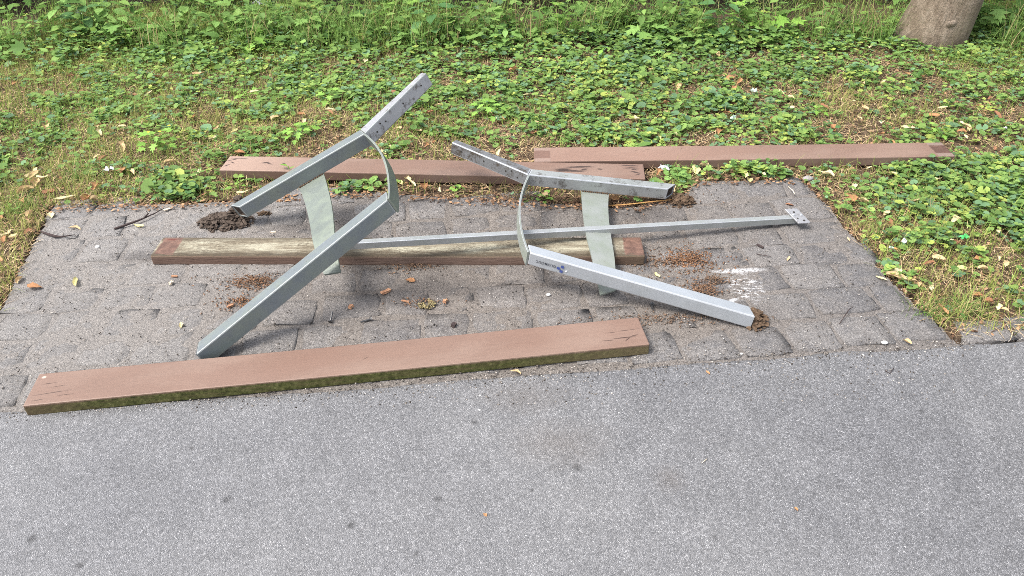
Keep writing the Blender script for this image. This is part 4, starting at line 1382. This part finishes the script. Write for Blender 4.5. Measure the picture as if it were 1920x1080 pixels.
# shrubs added behind to shade the back strip; only their lowest twigs show
n = 1500
rr = np.random.default_rng(5)
pp = rr.normal(0, 1, (n, 3)); pp /= np.linalg.norm(pp, axis=1)[:, None]
pp *= rr.uniform(.45, 1, (n, 1)) ** .5
pp = pp * np.array([.75, .6, .62]) + np.array([0, 0, .72])
cc = np.array([[.03, .075, .022]]) * rr.uniform(.6, 1.8, (n, 1))
crown_me = np_mesh('crown', *scatter('ovate', pp, rr.uniform(.03, .055, n), rr.uniform(0, 6.28, n), rr.uniform(.1, .9, n), rr.uniform(0, 6.28, n), cc, wx=1.3))
crown_me.materials.append(M['fol'])
bm = bmesh.new()
for k in range(7):
    a = k * .9
    tube(bm, [(0.05 * math.cos(a), .05 * math.sin(a), -.03), (.18 * math.cos(a), .15 * math.sin(a), .35), (.42 * math.cos(a), .35 * math.sin(a), .85)], [.014, .010, .004], 6)
bmesh.ops.recalc_face_normals(bm, faces=bm.faces[:])
sm = bpy.data.meshes.new('stems'); bm.to_mesh(sm); bm.free(); sm.materials.append(M['twig'])
SHO = [7, 0, 1, 2, 3, 4, 5, 6, 8]
for k, (x_, y_, s) in enumerate([(-3.5, 5.75, 1.0), (-2.3, 5.85, 1.05), (-1.1, 5.8, 1.0), (.15, 5.7, 1.0), (1.25, 5.75, 1.0), (2.4, 5.85, 1.0), (3.6, 5.7, 1.1), (-4.6, 5.9, 1.2), (4.9, 5.9, 1.2)]):
    root = tag(empty('added_shrub', (x_, y_, 0), k * 1.3), ORD[SHO.index(k)] + ' dark leafy shrub from the left, added behind the weeds for shade', 'added_shrub', 'shrubs added for shade')
    root.scale = (s, s, s)
    link('crown', crown_me, None, root); link('stem', sm, None, root)


# ------------------------------------------------------------------ fallen leaves
def dead_leaf_mesh(kind, seed):
    rg = np.random.default_rng(seed)
    n = 7
    V, F = [], []
    curl = rg.uniform(-.5, .6); roll = rg.uniform(.1, .9); twist = rg.uniform(-.5, .5)
    for i in range(n):
        s = i / (n - 1)
        if kind == 'bract':
            w = .16 * math.sin(math.pi * min(1, s * .92 + .08)) ** .55
        else:
            w = .29 * math.sin(math.pi * (s * .93 + .05)) ** .8 * (1 + .12 * rg.normal())
        if i == n - 1: w = .015
        y_ = s - .5
        zc = .22 * curl * (y_ * 2) ** 2
        for a in (-1, -.5, 0, .5, 1):
            zz = zc + abs(a) ** 2 * w * roll + a * twist * y_ * .3 + rg.normal(0, .008)
            V.append((a * w * (1 - .2 * roll * abs(a)) * (1 + .22 * rg.normal() * (abs(a) > .9)) + .06 * math.sin(5 * y_ + seed), y_ + rg.normal(0, .02), zz + rg.normal(0, .012)))
    V = np.array(V); V[:, 2] -= np.percentile(V[:, 2], 12)
    for i in range(n - 1):
        for j in range(4):
            a = i * 5 + j
            F.append((a, a + 1, a + 6, a + 5))
    me = bpy.data.meshes.new('fallen_leaf')
    me.from_pydata([tuple(q) for q in V], [], F)
    me.polygons.foreach_set('use_smooth', [True] * len(F))
    return me


DEAD = {}
for kd in ('bract', 'leaf'):
    for cl in ('dead_pale', 'dead_tan', 'dead_orange', 'dead_brown', 'dead_yellow'):
        for s in range(4):
            me = dead_leaf_mesh(kd, s * 7 + len(kd) + len(cl))
            me.materials.append(M[cl])
            DEAD[(kd, cl, s)] = me


def dead(px, py, kd, cl, size, label, group=None, rz=None, z=None, rg=random.Random(9)):
    q = gp(px, py)
    if z is None:
        pv = bool(inside(PAVE, np.array([q[0]]), np.array([q[1]]))[0]) or border_v(q[0], q[1]) < .02
        z = .004 if pv else float(soil_z(np.array([q[0]]), np.array([q[1]]))[0]) + .026
    o = link('fallen_leaf', DEAD[(kd, cl, rg.randrange(4))])
    o.location = (q[0], q[1], z)
    o.rotation_euler = (rg.gauss(0, .15), rg.gauss(0, .15), rg.uniform(0, 6.28) if rz is None else rz)
    o.scale = (size, size, size)
    return tag(o, label, 'leaf', group)


PAVE_LEAVES = [
    (143, 530, 'bract', 'dead_yellow', .060, 'pale yellow curved bract alone on the left setts', .5),
    (260, 425, 'bract', 'dead_yellow', .045, 'pair of yellow bract wings beside the forked twig', 1.2),
    (65, 540, 'leaf', 'dead_orange', .055, 'crumpled orange leaf on the left border of the setts', 1.4),
    (37, 527, 'leaf', 'dead_tan', .040, 'small tan leaf at the very edge of the left setts', .2),
    (140, 430, 'bract', 'dead_tan', .045, 'little tan bract near the dark twig at the left', 1.5),
    (95, 405, 'leaf', 'dead_pale', .050, 'pale leaf curling over the far left corner of the setts', .8),
    (418, 650, 'bract', 'dead_orange', .085, 'long orange sliver of leaf beside the foot of the leaning front leg', -.9),
    (340, 612, 'leaf', 'dead_pale', .028, 'small cream leaf on the setts above the mossy plank', .4),
    (1232, 517, 'bract', 'dead_yellow', .034, 'small yellow bract beside the flat front leg', .3),
    (1478, 487, 'bract', 'dead_tan', .030, 'small tan bract on the dark setts right of the white stain', -.4),
    (1480, 386, 'leaf', 'dead_brown', .032, 'small red brown leaf beside the bolt plate', .9),
    (770, 527, 'leaf', 'dead_orange', .036, 'rust coloured leaf on the dirt in front of the weathered plank', 1.1),
    (966, 700, 'bract', 'dead_tan', .035, 'small tan leaf on the joint under the mossy plank', 1.3),
    (1327, 701, 'leaf', 'dead_orange', .018, 'tiny orange leaf alone on the asphalt below the flat frame', .5),
    (1590, 451, 'bract', 'dead_tan', .026, 'tiny tan bract near the right border of the setts', .1),
    (1652, 524, 'bract', 'dead_pale', .040, 'cream bract at the right edge of the setts', .9),
    (1686, 527, 'bract', 'dead_tan', .095, 'long tan bract lying over the right edge of the setts', 1.2),
    (1700, 643, 'leaf', 'dead_tan', .030, 'small tan leaf crumb on the joint at the right', .6),
    (910, 967, 'leaf', 'dead_orange', .014, 'tiny orange crumb of leaf low on the asphalt', .4),
    (1492, 956, 'leaf', 'dead_orange', .013, 'tiny orange crumb of leaf low on the right asphalt', .4),
    (600, 470, 'bract', 'dead_tan', .022, 'tiny sliver of leaf on the weathered plank beside the brace', .4),
]
for px, py, kd, cl, sz, lb, rz in PAVE_LEAVES:
    dead(px, py, kd, cl, sz, lb, rz=rz)
LB = {'dead_pale': 'pale dry bract lying in the ground cover', 'dead_tan': 'tan dead leaf lying in the ground cover', 'dead_orange': 'orange brown dead leaf lying in the ground cover',
      'dead_brown': 'dark brown dead leaf lying in the ground cover', 'dead_yellow': 'yellow fallen bract lying in the ground cover'}
GL = [(70, 350, 'leaf', 'dead_tan', .09), (62, 330, 'bract', 'dead_pale', .08), (95, 368, 'leaf', 'dead_brown', .07), (50, 365, 'leaf', 'dead_tan', .08), (185, 360, 'leaf', 'dead_orange', .08), (165, 382, 'leaf', 'dead_orange', .07), (125, 380, 'bract', 'dead_pale', .09), (60, 410, 'leaf', 'dead_tan', .07),
      (30, 452, 'leaf', 'dead_pale', .06), (10, 455, 'leaf', 'dead_orange', .06), (15, 445, 'bract', 'dead_pale', .08), (190, 255, 'leaf', 'dead_pale', .05), (230, 245, 'leaf', 'dead_pale', .05), (213, 92, 'bract', 'dead_orange', .10), (300, 152, 'leaf', 'dead_brown', .06), (375, 145, 'bract', 'dead_tan', .08), (280, 180, 'bract', 'dead_pale', .05), (135, 147, 'leaf', 'dead_brown', .06), (30, 160, 'leaf', 'dead_orange', .05),
      (360, 79, 'leaf', 'dead_orange', .05), (440, 250, 'bract', 'dead_yellow', .08), (90, 245, 'leaf', 'dead_tan', .08), (400, 262, 'leaf', 'dead_pale', .05), (230, 327, 'leaf', 'dead_orange', .07), (250, 330, 'bract', 'dead_tan', .08), (275, 350, 'bract', 'dead_pale', .08), (235, 285, 'bract', 'dead_tan', .10), (370, 330, 'bract', 'dead_pale', .08), (505, 120, 'leaf', 'dead_orange', .05), (540, 190, 'leaf', 'dead_brown', .06), (565, 220, 'leaf', 'dead_orange', .05),
      (480, 178, 'bract', 'dead_pale', .06), (765, 345, 'leaf', 'dead_pale', .05), (752, 350, 'leaf', 'dead_yellow', .04), (775, 350, 'bract', 'dead_pale', .05), (825, 362, 'bract', 'dead_pale', .04), (720, 292, 'bract', 'dead_pale', .06), (785, 250, 'bract', 'dead_tan', .07), (740, 180, 'leaf', 'dead_brown', .06), (940, 225, 'leaf', 'dead_orange', .05), (905, 300, 'leaf', 'dead_pale', .05), (935, 295, 'bract', 'dead_pale', .06),
      (990, 178, 'bract', 'dead_pale', .06), (1062, 203, 'leaf', 'dead_tan', .05), (1120, 190, 'bract', 'dead_pale', .06), (1150, 185, 'leaf', 'dead_brown', .07), (1165, 192, 'bract', 'dead_tan', .06), (1245, 200, 'leaf', 'dead_orange', .06), (1273, 165, 'leaf', 'dead_tan', .07), (1280, 148, 'bract', 'dead_tan', .07), (1350, 150, 'bract', 'dead_tan', .10), (1370, 155, 'leaf', 'dead_orange', .09), (1385, 160, 'bract', 'dead_orange', .09), (1340, 105, 'bract', 'dead_tan', .10),
      (1400, 68, 'leaf', 'dead_orange', .06), (1140, 85, 'leaf', 'dead_pale', .06), (1095, 68, 'leaf', 'dead_orange', .06), (1190, 230, 'leaf', 'dead_pale', .06), (1265, 258, 'bract', 'dead_pale', .05), (1235, 262, 'bract', 'dead_yellow', .07), (1090, 262, 'bract', 'dead_pale', .06), (1010, 240, 'bract', 'dead_tan', .07), (1350, 255, 'leaf', 'dead_orange', .08), (1000, 255, 'leaf', 'dead_brown', .06),
      (1505, 112, 'bract', 'dead_pale', .05), (1450, 92, 'leaf', 'dead_tan', .09), (1620, 82, 'leaf', 'dead_brown', .06), (1690, 150, 'leaf', 'dead_tan', .05), (1725, 150, 'leaf', 'dead_orange', .06), (1655, 160, 'bract', 'dead_pale', .07), (1615, 163, 'leaf', 'dead_tan', .05), (1508, 152, 'leaf', 'dead_orange', .05), (1620, 210, 'leaf', 'dead_tan', .06), (1480, 190, 'leaf', 'dead_pale', .05), (1465, 178, 'bract', 'dead_pale', .06), (1480, 210, 'leaf', 'dead_pale', .06),
      (1740, 225, 'bract', 'dead_orange', .10), (1650, 238, 'leaf', 'dead_pale', .06), (1700, 245, 'bract', 'dead_pale', .08), (1500, 220, 'leaf', 'dead_brown', .06), (1765, 208, 'bract', 'dead_pale', .05), (1810, 260, 'bract', 'dead_pale', .05), (1840, 155, 'leaf', 'dead_pale', .04),
      (1540, 330, 'bract', 'dead_pale', .05), (1550, 335, 'leaf', 'dead_pale', .06), (1668, 330, 'bract', 'dead_yellow', .06), (1600, 357, 'leaf', 'dead_pale', .05), (1595, 380, 'leaf', 'dead_orange', .07), (1615, 385, 'leaf', 'dead_tan', .05), (1710, 380, 'bract', 'dead_tan', .06), (1660, 408, 'leaf', 'dead_tan', .05), (1755, 340, 'bract', 'dead_pale', .05), (1825, 332, 'leaf', 'dead_pale', .05), (1845, 385, 'bract', 'dead_yellow', .06),
      (1790, 458, 'bract', 'dead_pale', .06), (1840, 475, 'leaf', 'dead_yellow', .07), (1835, 490, 'leaf', 'dead_orange', .07), (1800, 510, 'leaf', 'dead_yellow', .07), (1760, 490, 'leaf', 'dead_tan', .08), (1870, 440, 'leaf', 'dead_pale', .05), (1795, 525, 'leaf', 'dead_orange', .05), (1870, 490, 'bract', 'dead_pale', .06), (1885, 500, 'leaf', 'dead_tan', .06), (1720, 540, 'leaf', 'dead_tan', .06), (1745, 545, 'leaf', 'dead_pale', .05), (1830, 560, 'leaf', 'dead_orange', .05), (1870, 585, 'leaf', 'dead_pale', .05), (1880, 590, 'leaf', 'dead_tan', .05), (1905, 575, 'bract', 'dead_pale', .05), (1840, 510, 'leaf', 'dead_tan', .06),
      (1305, 323, 'leaf', 'dead_yellow', .06), (1320, 320, 'leaf', 'dead_tan', .06), (1398, 335, 'bract', 'dead_yellow', .06), (1405, 340, 'leaf', 'dead_yellow', .05), (1430, 333, 'leaf', 'dead_pale', .035), (1235, 330, 'leaf', 'dead_orange', .05), (1150, 380, 'leaf', 'dead_orange', .05), (1020, 372, 'leaf', 'dead_tan', .05)]
LAND = [(300, 270, 'the weed with yellow flowers'), (560, 250, 'the weed above the leaning frame'), (618, 185, 'the upright bright seedling'), (915, 200, 'the weed between the backrest posts'), (465, 178, 'the pale left seedling'),
        (805, 140, 'the tip of the leaning backrest post'), (845, 275, 'the tip of the flat backrest post'), (420, 320, 'the left end of the scuffed plank'), (1210, 325, 'the right end of the scuffed plank'), (1003, 285, 'the left end of the rightmost plank'), (1785, 290, 'the right end of the rightmost plank'),
        (1400, 280, 'the middle of the rightmost plank'), (800, 320, 'the middle of the scuffed plank'), (1765, 95, 'the tree trunk'), (95, 390, 'the far left corner of the setts'), (1510, 335, 'the far right corner of the setts'), (1245, 118, 'the lobed seedling in the ivy'), (1556, 250, 'the drooping deep green plant'),
        (1805, 452, 'the green wrapper'), (1669, 472, 'the cigarette end'), (1742, 588, 'the grass tuft nearest the asphalt'), (1808, 583, 'the grass tuft beside the stray sett'), (1850, 618, 'the stray sett'), (1882, 247, 'the white cap-like scrap'), (208, 328, 'the crumpled white paper'), (158, 55, 'the upper left white scrap'), (490, 32, 'the top white scrap'),
        (1412, 180, 'the grey green scrap'), (1372, 234, 'the pale green scrap'), (1690, 516, 'the round leaves on the border'), (150, 335, 'the thick left grass tuft'), (45, 395, 'the left edge grass tuft'), (1268, 333, 'the round ivy clump'), (20, 500, 'the left border of the setts'), (1000, 60, 'the band of weeds'), (1500, 60, 'the dense dark ivy')]
NAMEC = {'dead_pale': 'pale dry', 'dead_tan': 'tan dead', 'dead_orange': 'orange brown', 'dead_brown': 'dark brown', 'dead_yellow': 'yellow fallen'}
SEEN = {}


def leaf_label(px, py, kd, cl, sz):
    d = sorted(((px - a) ** 2 + ((py - b) * 1.6) ** 2, a, b, t_) for a, b, t_ in LAND)
    for k_, (dd, a, b, t_) in enumerate(d[:8]):
        dx, dy = px - a, (py - b) * 1.6
        rel = ('right of' if dx > 0 else 'left of') if abs(dx) > abs(dy) else ('in front of' if dy > 0 else 'behind')
        near = 'close ' if dd < 60 ** 2 else '' if dd < 140 ** 2 else 'some way '
        for sz_w in ('', 'small ' if sz < .05 else 'large '):
            lb = f"{sz_w}{NAMEC[cl]} {'bract' if kd == 'bract' else 'leaf'} {near}{rel} {t_}"
            if lb not in SEEN:
                SEEN[lb] = 1
                return lb
    return lb


for px, py, kd, cl, sz in GL:
    if py > 400: sz *= .72
    dead(px, py, kd, cl, sz * .88, leaf_label(px, py, kd, cl, sz), 'fallen leaves in the ground cover')
rg = random.Random(77)
k = 0
while k < 130:
    px, py = rg.uniform(0, 1920), rg.uniform(70, 600)
    q = gp(px, py)
    if not growable(np.array([q[0]]), np.array([q[1]]))[0] or on_plank(np.array([q[0]]), np.array([q[1]]), .04)[0]: continue
    cl = rg.choice(['dead_tan', 'dead_orange', 'dead_orange', 'dead_brown', 'dead_brown', 'dead_pale'])
    kd = rg.choice(['bract', 'leaf'])
    sz = rg.uniform(.028, .060)
    dead(px, py, kd, cl, sz, leaf_label(px, py, kd, cl, sz), 'fallen leaves in the ground cover', rg=rg)
    k += 1


# ------------------------------------------------------------------ earth, crumbs, chips, bolts, twigs, litter
def clod_heap(name, c, rx, ry, hgt, n, mt, label, seed, lump=.02, cat='soil clump'):
    """lumpy heap: a low mound with broken clods on it, one mesh"""
    bm = bmesh.new()
    rg = random.Random(seed)
    for k in range(n):
        a = rg.uniform(0, 6.28); s = rg.uniform(0, 1) ** .6
        x_, y_ = rx * s * math.cos(a), ry * s * math.sin(a)
        z_ = hgt * (1 - s * s) * rg.uniform(.3, 1.0)
        r_ = lump * rg.uniform(.35, 1.0) * (1.15 - .5 * s)
        mtx = Matrix.Translation((x_, y_, z_)) @ Matrix.Rotation(rg.uniform(0, 6), 4, 'Z') @ Matrix.Rotation(rg.uniform(-.7, .7), 4, 'X') @ Matrix.Diagonal((rg.uniform(.7, 2.1), rg.uniform(.5, 1.1), rg.uniform(.25, .7), 1))
        g_ = bmesh.ops.create_icosphere(bm, subdivisions=1, radius=r_, matrix=mtx)
        for vv in g_['verts']:
            vv.co += Vector((rg.gauss(0, r_ * .24), rg.gauss(0, r_ * .24), rg.gauss(0, r_ * .20)))
    o = from_bm(name, bm, mt, None, (c[0], c[1], 0))
    return tag(o, label, cat)


clod_heap('soil_clump', gp(424, 417), .110, .070, .030, 320, M['earth'], 'dark crumbly clump of earth under the hollow rear leg of the leaning frame', 1, .015)
clod_heap('soil_clump', gp(452, 398), .030, .026, .075, 60, M['earth'], 'plug of earth spilling out of the leaning frame hollow leg', 2, .015)
clod_heap('soil_clump', gp(1277, 378), .060, .050, .028, 150, M['earth2'], 'brown fibrous earth spilling from the flat frame hollow rear leg', 3, .011)
clod_heap('soil_clump', gp(1412, 600), .045, .060, .030, 90, M['earth2'], 'brown clods of earth at the foot of the flat frame front leg', 4, .015)
clod_heap('soil_clump', gp(495, 402), .03, .018, .012, 22, M['earth2'], 'small brown crumb of earth beside the dark clump', 5, .010)


def crumb_pile(px, py, rx, ry, n, label, seed, rust=1.0):
    n = int(n * 1.5)
    q = gp(px, py)
    rr = np.random.default_rng(seed)
    xx = rr.normal(0, rx, n); yy = rr.normal(0, ry, n)
    h_ = .012 * np.exp(-(xx / rx) ** 2 - (yy / ry) ** 2) * rr.uniform(.2, 1, n)
    t = rr.uniform(0, 1, (n, 1))
    cc = np.array([.085, .045, .026]) + (np.array([.27, .145, .080]) - np.array([.085, .045, .026])) * t
    cc = cc * rust + np.array([.13, .11, .09]) * (1 - rust)
    sp_ = rr.uniform(0, 1, n) < .3
    xx = np.where(sp_, xx * 1.8, xx); yy = np.where(sp_, yy * 1.9, yy)
    v_, f_, c_ = scatter('grit', np.stack([xx, yy, .002 + h_], -1), rr.uniform(.0009, .0026, n), rr.uniform(0, 6.28, n), rr.uniform(0, .5, n), rr.uniform(0, 6.28, n), cc, wx=3.2)
    tag(link('wood_crumbs', np_mesh('wood_crumbs', v_, f_, c_), M['crumb'], None, (q[0], q[1], 0)), label, 'wood crumbs', kind='stuff')


crumb_pile(1292, 488, .042, .030, 520, 'rust coloured wood crumbs right of the weathered plank', 1)
crumb_pile(1235, 492, .055, .016, 160, 'thin trail of wood crumbs at the right end of the weathered plank', 2, .6)
crumb_pile(1318, 545, .026, .024, 260, 'small heap of wood crumbs near the foot of the flat front leg', 3, .75)
crumb_pile(1342, 527, .02, .014, 110, 'tiny heap of brown crumbs above the small heap', 4, .55)
crumb_pile(480, 530, .050, .022, 380, 'brown wood crumbs left of the leaning front leg', 5, .85)
crumb_pile(452, 568, .030, .016, 160, 'few wood crumbs behind the leaning front leg', 6, .9)
crumb_pile(1165, 378, .11, .022, 520, 'bark crumbs under the flat frame rear leg', 7, .75)
crumb_pile(1000, 372, .12, .018, 520, 'bark crumbs along the scuffed plank', 8, .65)
crumb_pile(790, 568, .035, .012, 60, 'a few chips scattered on the middle setts', 9, .8)
crumb_pile(780, 500, .05, .012, 120, 'crumbs lying along the weathered plank front edge', 10, .6)
crumb_pile(1240, 600, .10, .014, 220, 'sandy crumbs under the flat front leg', 11, .45)


def chip(px, py, l, w, h_, rz, mt, label, z=0.0):
    q = gp(px, py)
    bm = bmesh.new()
    bmesh.ops.create_cube(bm, size=1, matrix=Matrix.Diagonal((l, w, h_, 1)))
    bmesh.ops.subdivide_edges(bm, edges=bm.edges[:], cuts=1, use_grid_fill=True)
    rg = random.Random(int(px))
    for vv in bm.verts:
        vv.co += Vector((rg.gauss(0, l * .05), rg.gauss(0, w * .09), rg.gauss(0, h_ * .12)))
    o = from_bm('wood_chip', bm, mt, None, (q[0], q[1], z + h_ / 2 + .003))
    o.rotation_euler = (0, .08, rz)
    tag(o, label, 'wood chip')


chip(724, 549, .036, .013, .007, .75, M['chip'], 'largest orange wood chip, on the middle setts')
chip(658, 578, .016, .012, .009, 1.3, M['chip'], 'square orange chip right of the leaning front leg')
chip(834, 568, .015, .011, .009, 1.5, M['chip'], 'small brown chip near the dried moss')
chip(432, 576, .022, .009, .006, .8, M['chip'], 'orange chip beside the crumbs left of the leaning front leg')
chip(760, 567, .024, .006, .005, -.2, M['chip'], 'thin reddish splinter on the middle setts')
chip(851, 612, .018, .013, .009, 1.2, M['twig'], 'dark brown chip just behind the mossy plank')
chip(315, 394, .030, .012, .004, .9, M['chip_pale'], 'pale flat chip on the far left setts')
chip(322, 533, .016, .010, .007, 1.3, M['chip_pale'], 'little cream chip left of the brown crumbs')
chip(328, 520, .020, .006, .005, .1, M['chip'], 'small red splinter below the weathered plank left end')
chip(1425, 464, .026, .008, .005, -.8, M['twig'], 'dark splinter on the right setts')
chip(1370, 573, .03, .012, .006, -.3, M['chip_pale'], 'pale splinter by the earth clods at the flat leg foot')
chip(517, 455, .018, .006, .004, .1, M['chip_pale'], 'tiny pale splinter on the weathered plank', .042)


def bolt(px, py, l, rz, tilt, label):
    q = gp(px, py)
    root = tag(empty('bolt', (q[0], q[1], .005), rz), label, 'bolt', 'loose bench bolts')
    Q = Matrix.Rotation(tilt, 4, 'Y')
    bm = bmesh.new()
    bmesh.ops.create_cone(bm, cap_ends=True, segments=10, radius1=.0034, radius2=.0032, depth=l, matrix=Q @ Matrix.Translation((0, 0, l / 2)))
    from_bm('shank', bm, M['bolt'], root)
    bm = bmesh.new()
    bmesh.ops.create_cone(bm, cap_ends=True, segments=12, radius1=.0085, radius2=.0065, depth=.005, matrix=Q @ Matrix.Translation((0, 0, -.001)))
    from_bm('head', bm, M['bolt'], root)


bolt(620, 604, .034, 1.45, 1.05, 'dark bolt standing on its head right of the leaning front leg')
bolt(695, 601, .034, 3.65, 1.5, 'dark bolt lying flat on the middle setts')
bolt(1222, 574, .030, 4.55, 1.3, 'dark bolt lying beside the flat front leg')


def stick(name, pix, rads, mt, label, z=.006, kids=()):
    bm = bmesh.new()
    pts = [gp(a, b, z + dz) for a, b, dz in pix]
    b0 = np.array([pts[0][0], pts[0][1], 0])
    tube(bm, [tuple(p - b0) for p in pts], rads, 7, .12, 3)
    for kp_, kr in kids:
        kk = [gp(a, b, z + dz) for a, b, dz in kp_]
        tube(bm, [tuple(p - b0) for p in kk], kr, 6, .1, 4)
    return tag(from_bm(name, bm, mt, None, tuple(b0), smooth=True), label, 'twig')


stick('twig', [(214, 429, 0), (235, 422, .002), (255, 415, .006), (270, 409, .005), (283, 403, .004)], [.0042, .0045, .004, .0034, .002], M['twig'], 'forked dark twig on the far left setts',
      kids=[([(270, 409, .005), (278, 400, .02), (274, 396, .03)], [.003, .0025, .0015]), ([(272, 408, .005), (292, 399, .004), (308, 390, .004)], [.0026, .002, .001])])
stick('twig', [(76, 434, 0), (90, 439, .004), (103, 443, .004), (115, 444, .002), (140, 440, .003)], [.0035, .005, .0055, .003, .0014], M['twig'], 'short thick dark twig at the left border of the setts')
stick('dry_stalk', [(1136, 386, 0), (1170, 384, .006), (1215, 379, .008), (1262, 374, .004)], [.0026, .0026, .0024, .002], M['stalk'], 'thin orange dry stalk under the flat frame rear leg')
stick('twig', [(1574, 607, 0), (1582, 595, .004), (1592, 580, .003), (1600, 575, .004)], [.0012, .0015, .0015, .001], M['twig'], 'thin curved twig on the right setts')
stick('twig', [(1418, 476, 0), (1440, 480, .002), (1446, 481, .002)], [.0014, .0013, .001], M['twig'], 'hair-thin twig on the right setts beside a splinter')
stick('twig', [(1478, 350, 0), (1487, 358, .004), (1490, 364, .004)], [.0022, .0024, .002], M['chip_pale'], 'short pale twig at the far right corner of the setts')
stick('twig', [(1660, 695, 0), (1668, 700, .002), (1676, 690, .002)], [.0013, .0013, .001], M['twig'], 'tiny curled twig on the right asphalt')
stick('dry_stalk', [(1316, 868, 0), (1326, 860, .001)], [.0012, .0010], M['chip_pale'], 'tiny straw on the right asphalt')


def pebble(px, py, r_, mt, label, cat='stone', name='pebble', flat=.6, z=.0):
    q = gp(px, py)
    bm = bmesh.new()
    bmesh.ops.create_icosphere(bm, subdivisions=2, radius=r_, matrix=Matrix.Diagonal((1.2, .9, flat, 1)))
    rg = random.Random(int(px * 3 + py))
    for vv in bm.verts:
        vv.co *= 1 + rg.gauss(0, .07)
    o = from_bm(name, bm, mt, None, (q[0], q[1], r_ * flat * .8 + z), smooth=True)
    tag(o, label, cat)


pebble(1658, 644, .0085, M['quartz'], 'white pebble on the joint of path and setts')
pebble(183, 464, .0075, M['quartz'], 'round white pebble on the left setts')
pebble(1028, 554, .007, M['quartz'], 'small cream pebble below the flat front leg')
pebble(900, 743, .004, M['quartz'], 'tiny white pebble on the asphalt under the mossy plank')
pebble(899, 770, .004, M['quartz'], 'tiny white pebble just below another on the asphalt')
pebble(1515, 338, .018, M['stone'], 'brown stone at the far right corner of the setts')
pebble(1618, 667, .004, M['quartz'], 'tiny pale pebble on the right asphalt')
pebble(1390, 664, .004, M['quartz'], 'tiny pale pebble right below the flat leg foot')


def crumple(px, py, s, mt, label, cat='litter', lift=.02, name='litter_scrap'):
    q = gp(px, py)
    bm = bmesh.new()
    bmesh.ops.create_grid(bm, x_segments=5, y_segments=4, size=s)
    rg = random.Random(int(px + py))
    for vv in bm.verts:
        vv.co.z += rg.gauss(0, s * .35); vv.co.x += rg.gauss(0, s * .15); vv.co.y = vv.co.y * .6 + rg.gauss(0, s * .12)
    bmesh.ops.solidify(bm, geom=bm.faces[:], thickness=.0012)
    pv = bool(inside(PAVE, np.array([q[0]]), np.array([q[1]]))[0])
    o = from_bm(name, bm, mt, None, (q[0], q[1], (.006 if pv else lift)))
    o.rotation_euler = (0, 0, rg.uniform(0, 6))
    tag(o, label, cat)


crumple(1245, 322, .022, M['white'], 'white foil scrap beside the end of the scuffed plank')
crumple(1805, 452, .016, M['green_litter'], 'bright green wrapper scrap in the straw at the right')
crumple(1693, 459, .012, M['white'], 'small white paper scrap in the straw at the right')
crumple(1882, 247, .010, M['white'], 'white bottle cap like scrap behind the right end of the planks')
crumple(208, 328, .020, M['white'], 'crumpled white paper in the left grass', lift=.03)
crumple(158, 55, .030, M['white'], 'white scrap among the weeds at the upper left', lift=.10)
crumple(490, 32, .035, M['white'], 'white scrap among the tall weeds at the top', lift=.10)
crumple(1372, 234, .020, mat_simple('pale green scrap', (.30, .42, .33), (.45, .56, .47), 60), 'pale green scrap lying in the ivy behind the rightmost plank', lift=.035)
crumple(1412, 180, .018, mat_simple('grey green scrap', (.33, .42, .36), (.50, .58, .52), 60), 'grey green scrap in the bare straw at centre right', lift=.03)
# cigarette end in the straw
q = gp(1669, 472)
root = tag(empty('cigarette_end', (q[0], q[1], .018), .9), 'white cigarette end in the straw right of the setts', 'cigarette end')
bm = bmesh.new(); bmesh.ops.create_cone(bm, cap_ends=True, segments=10, radius1=.0040, radius2=.0040, depth=.016, matrix=Matrix.Rotation(1.5, 4, 'X'))
from_bm('paper_tube', bm, M['white'], root)
bm = bmesh.new(); bmesh.ops.create_cone(bm, cap_ends=True, segments=10, radius1=.0041, radius2=.0041, depth=.012, matrix=Matrix.Translation((0, -.0143, .001)) @ Matrix.Rotation(1.5, 4, 'X'))
from_bm('filter_tip', bm, M['stalk'], root)
# dried moss scrap
q = gp(800, 572)
rr = np.random.default_rng(8)
n = 150
an = rr.uniform(0, 6.28, n); rd = rr.uniform(.3, 1, n)
xx = .030 * rd * np.cos(an); yy = .026 * rd * np.sin(an)
k = ~((xx < .005) & (yy > .004))
xx, yy = xx[k], yy[k]; n = len(xx)
v_, f_, c_ = scatter('grit', np.stack([xx, yy, rr.uniform(.002, .008, n)], -1), rr.uniform(.002, .004, n), rr.uniform(0, 6.28, n), rr.uniform(0, .6, n), rr.uniform(0, 6.28, n), np.array([[.20, .165, .085]]) * rr.uniform(.6, 1.4, (n, 1)), wx=1.8)
tag(link('dried_moss', np_mesh('dried_moss', v_, f_, c_), M['crumb'], None, (q[0], q[1], 0)), 'yellowish curl of dried moss on the middle setts', 'moss')
print('ivy', N_IVY, 'grass', N_GR, 'setts', ns, 'weeds', cnt)
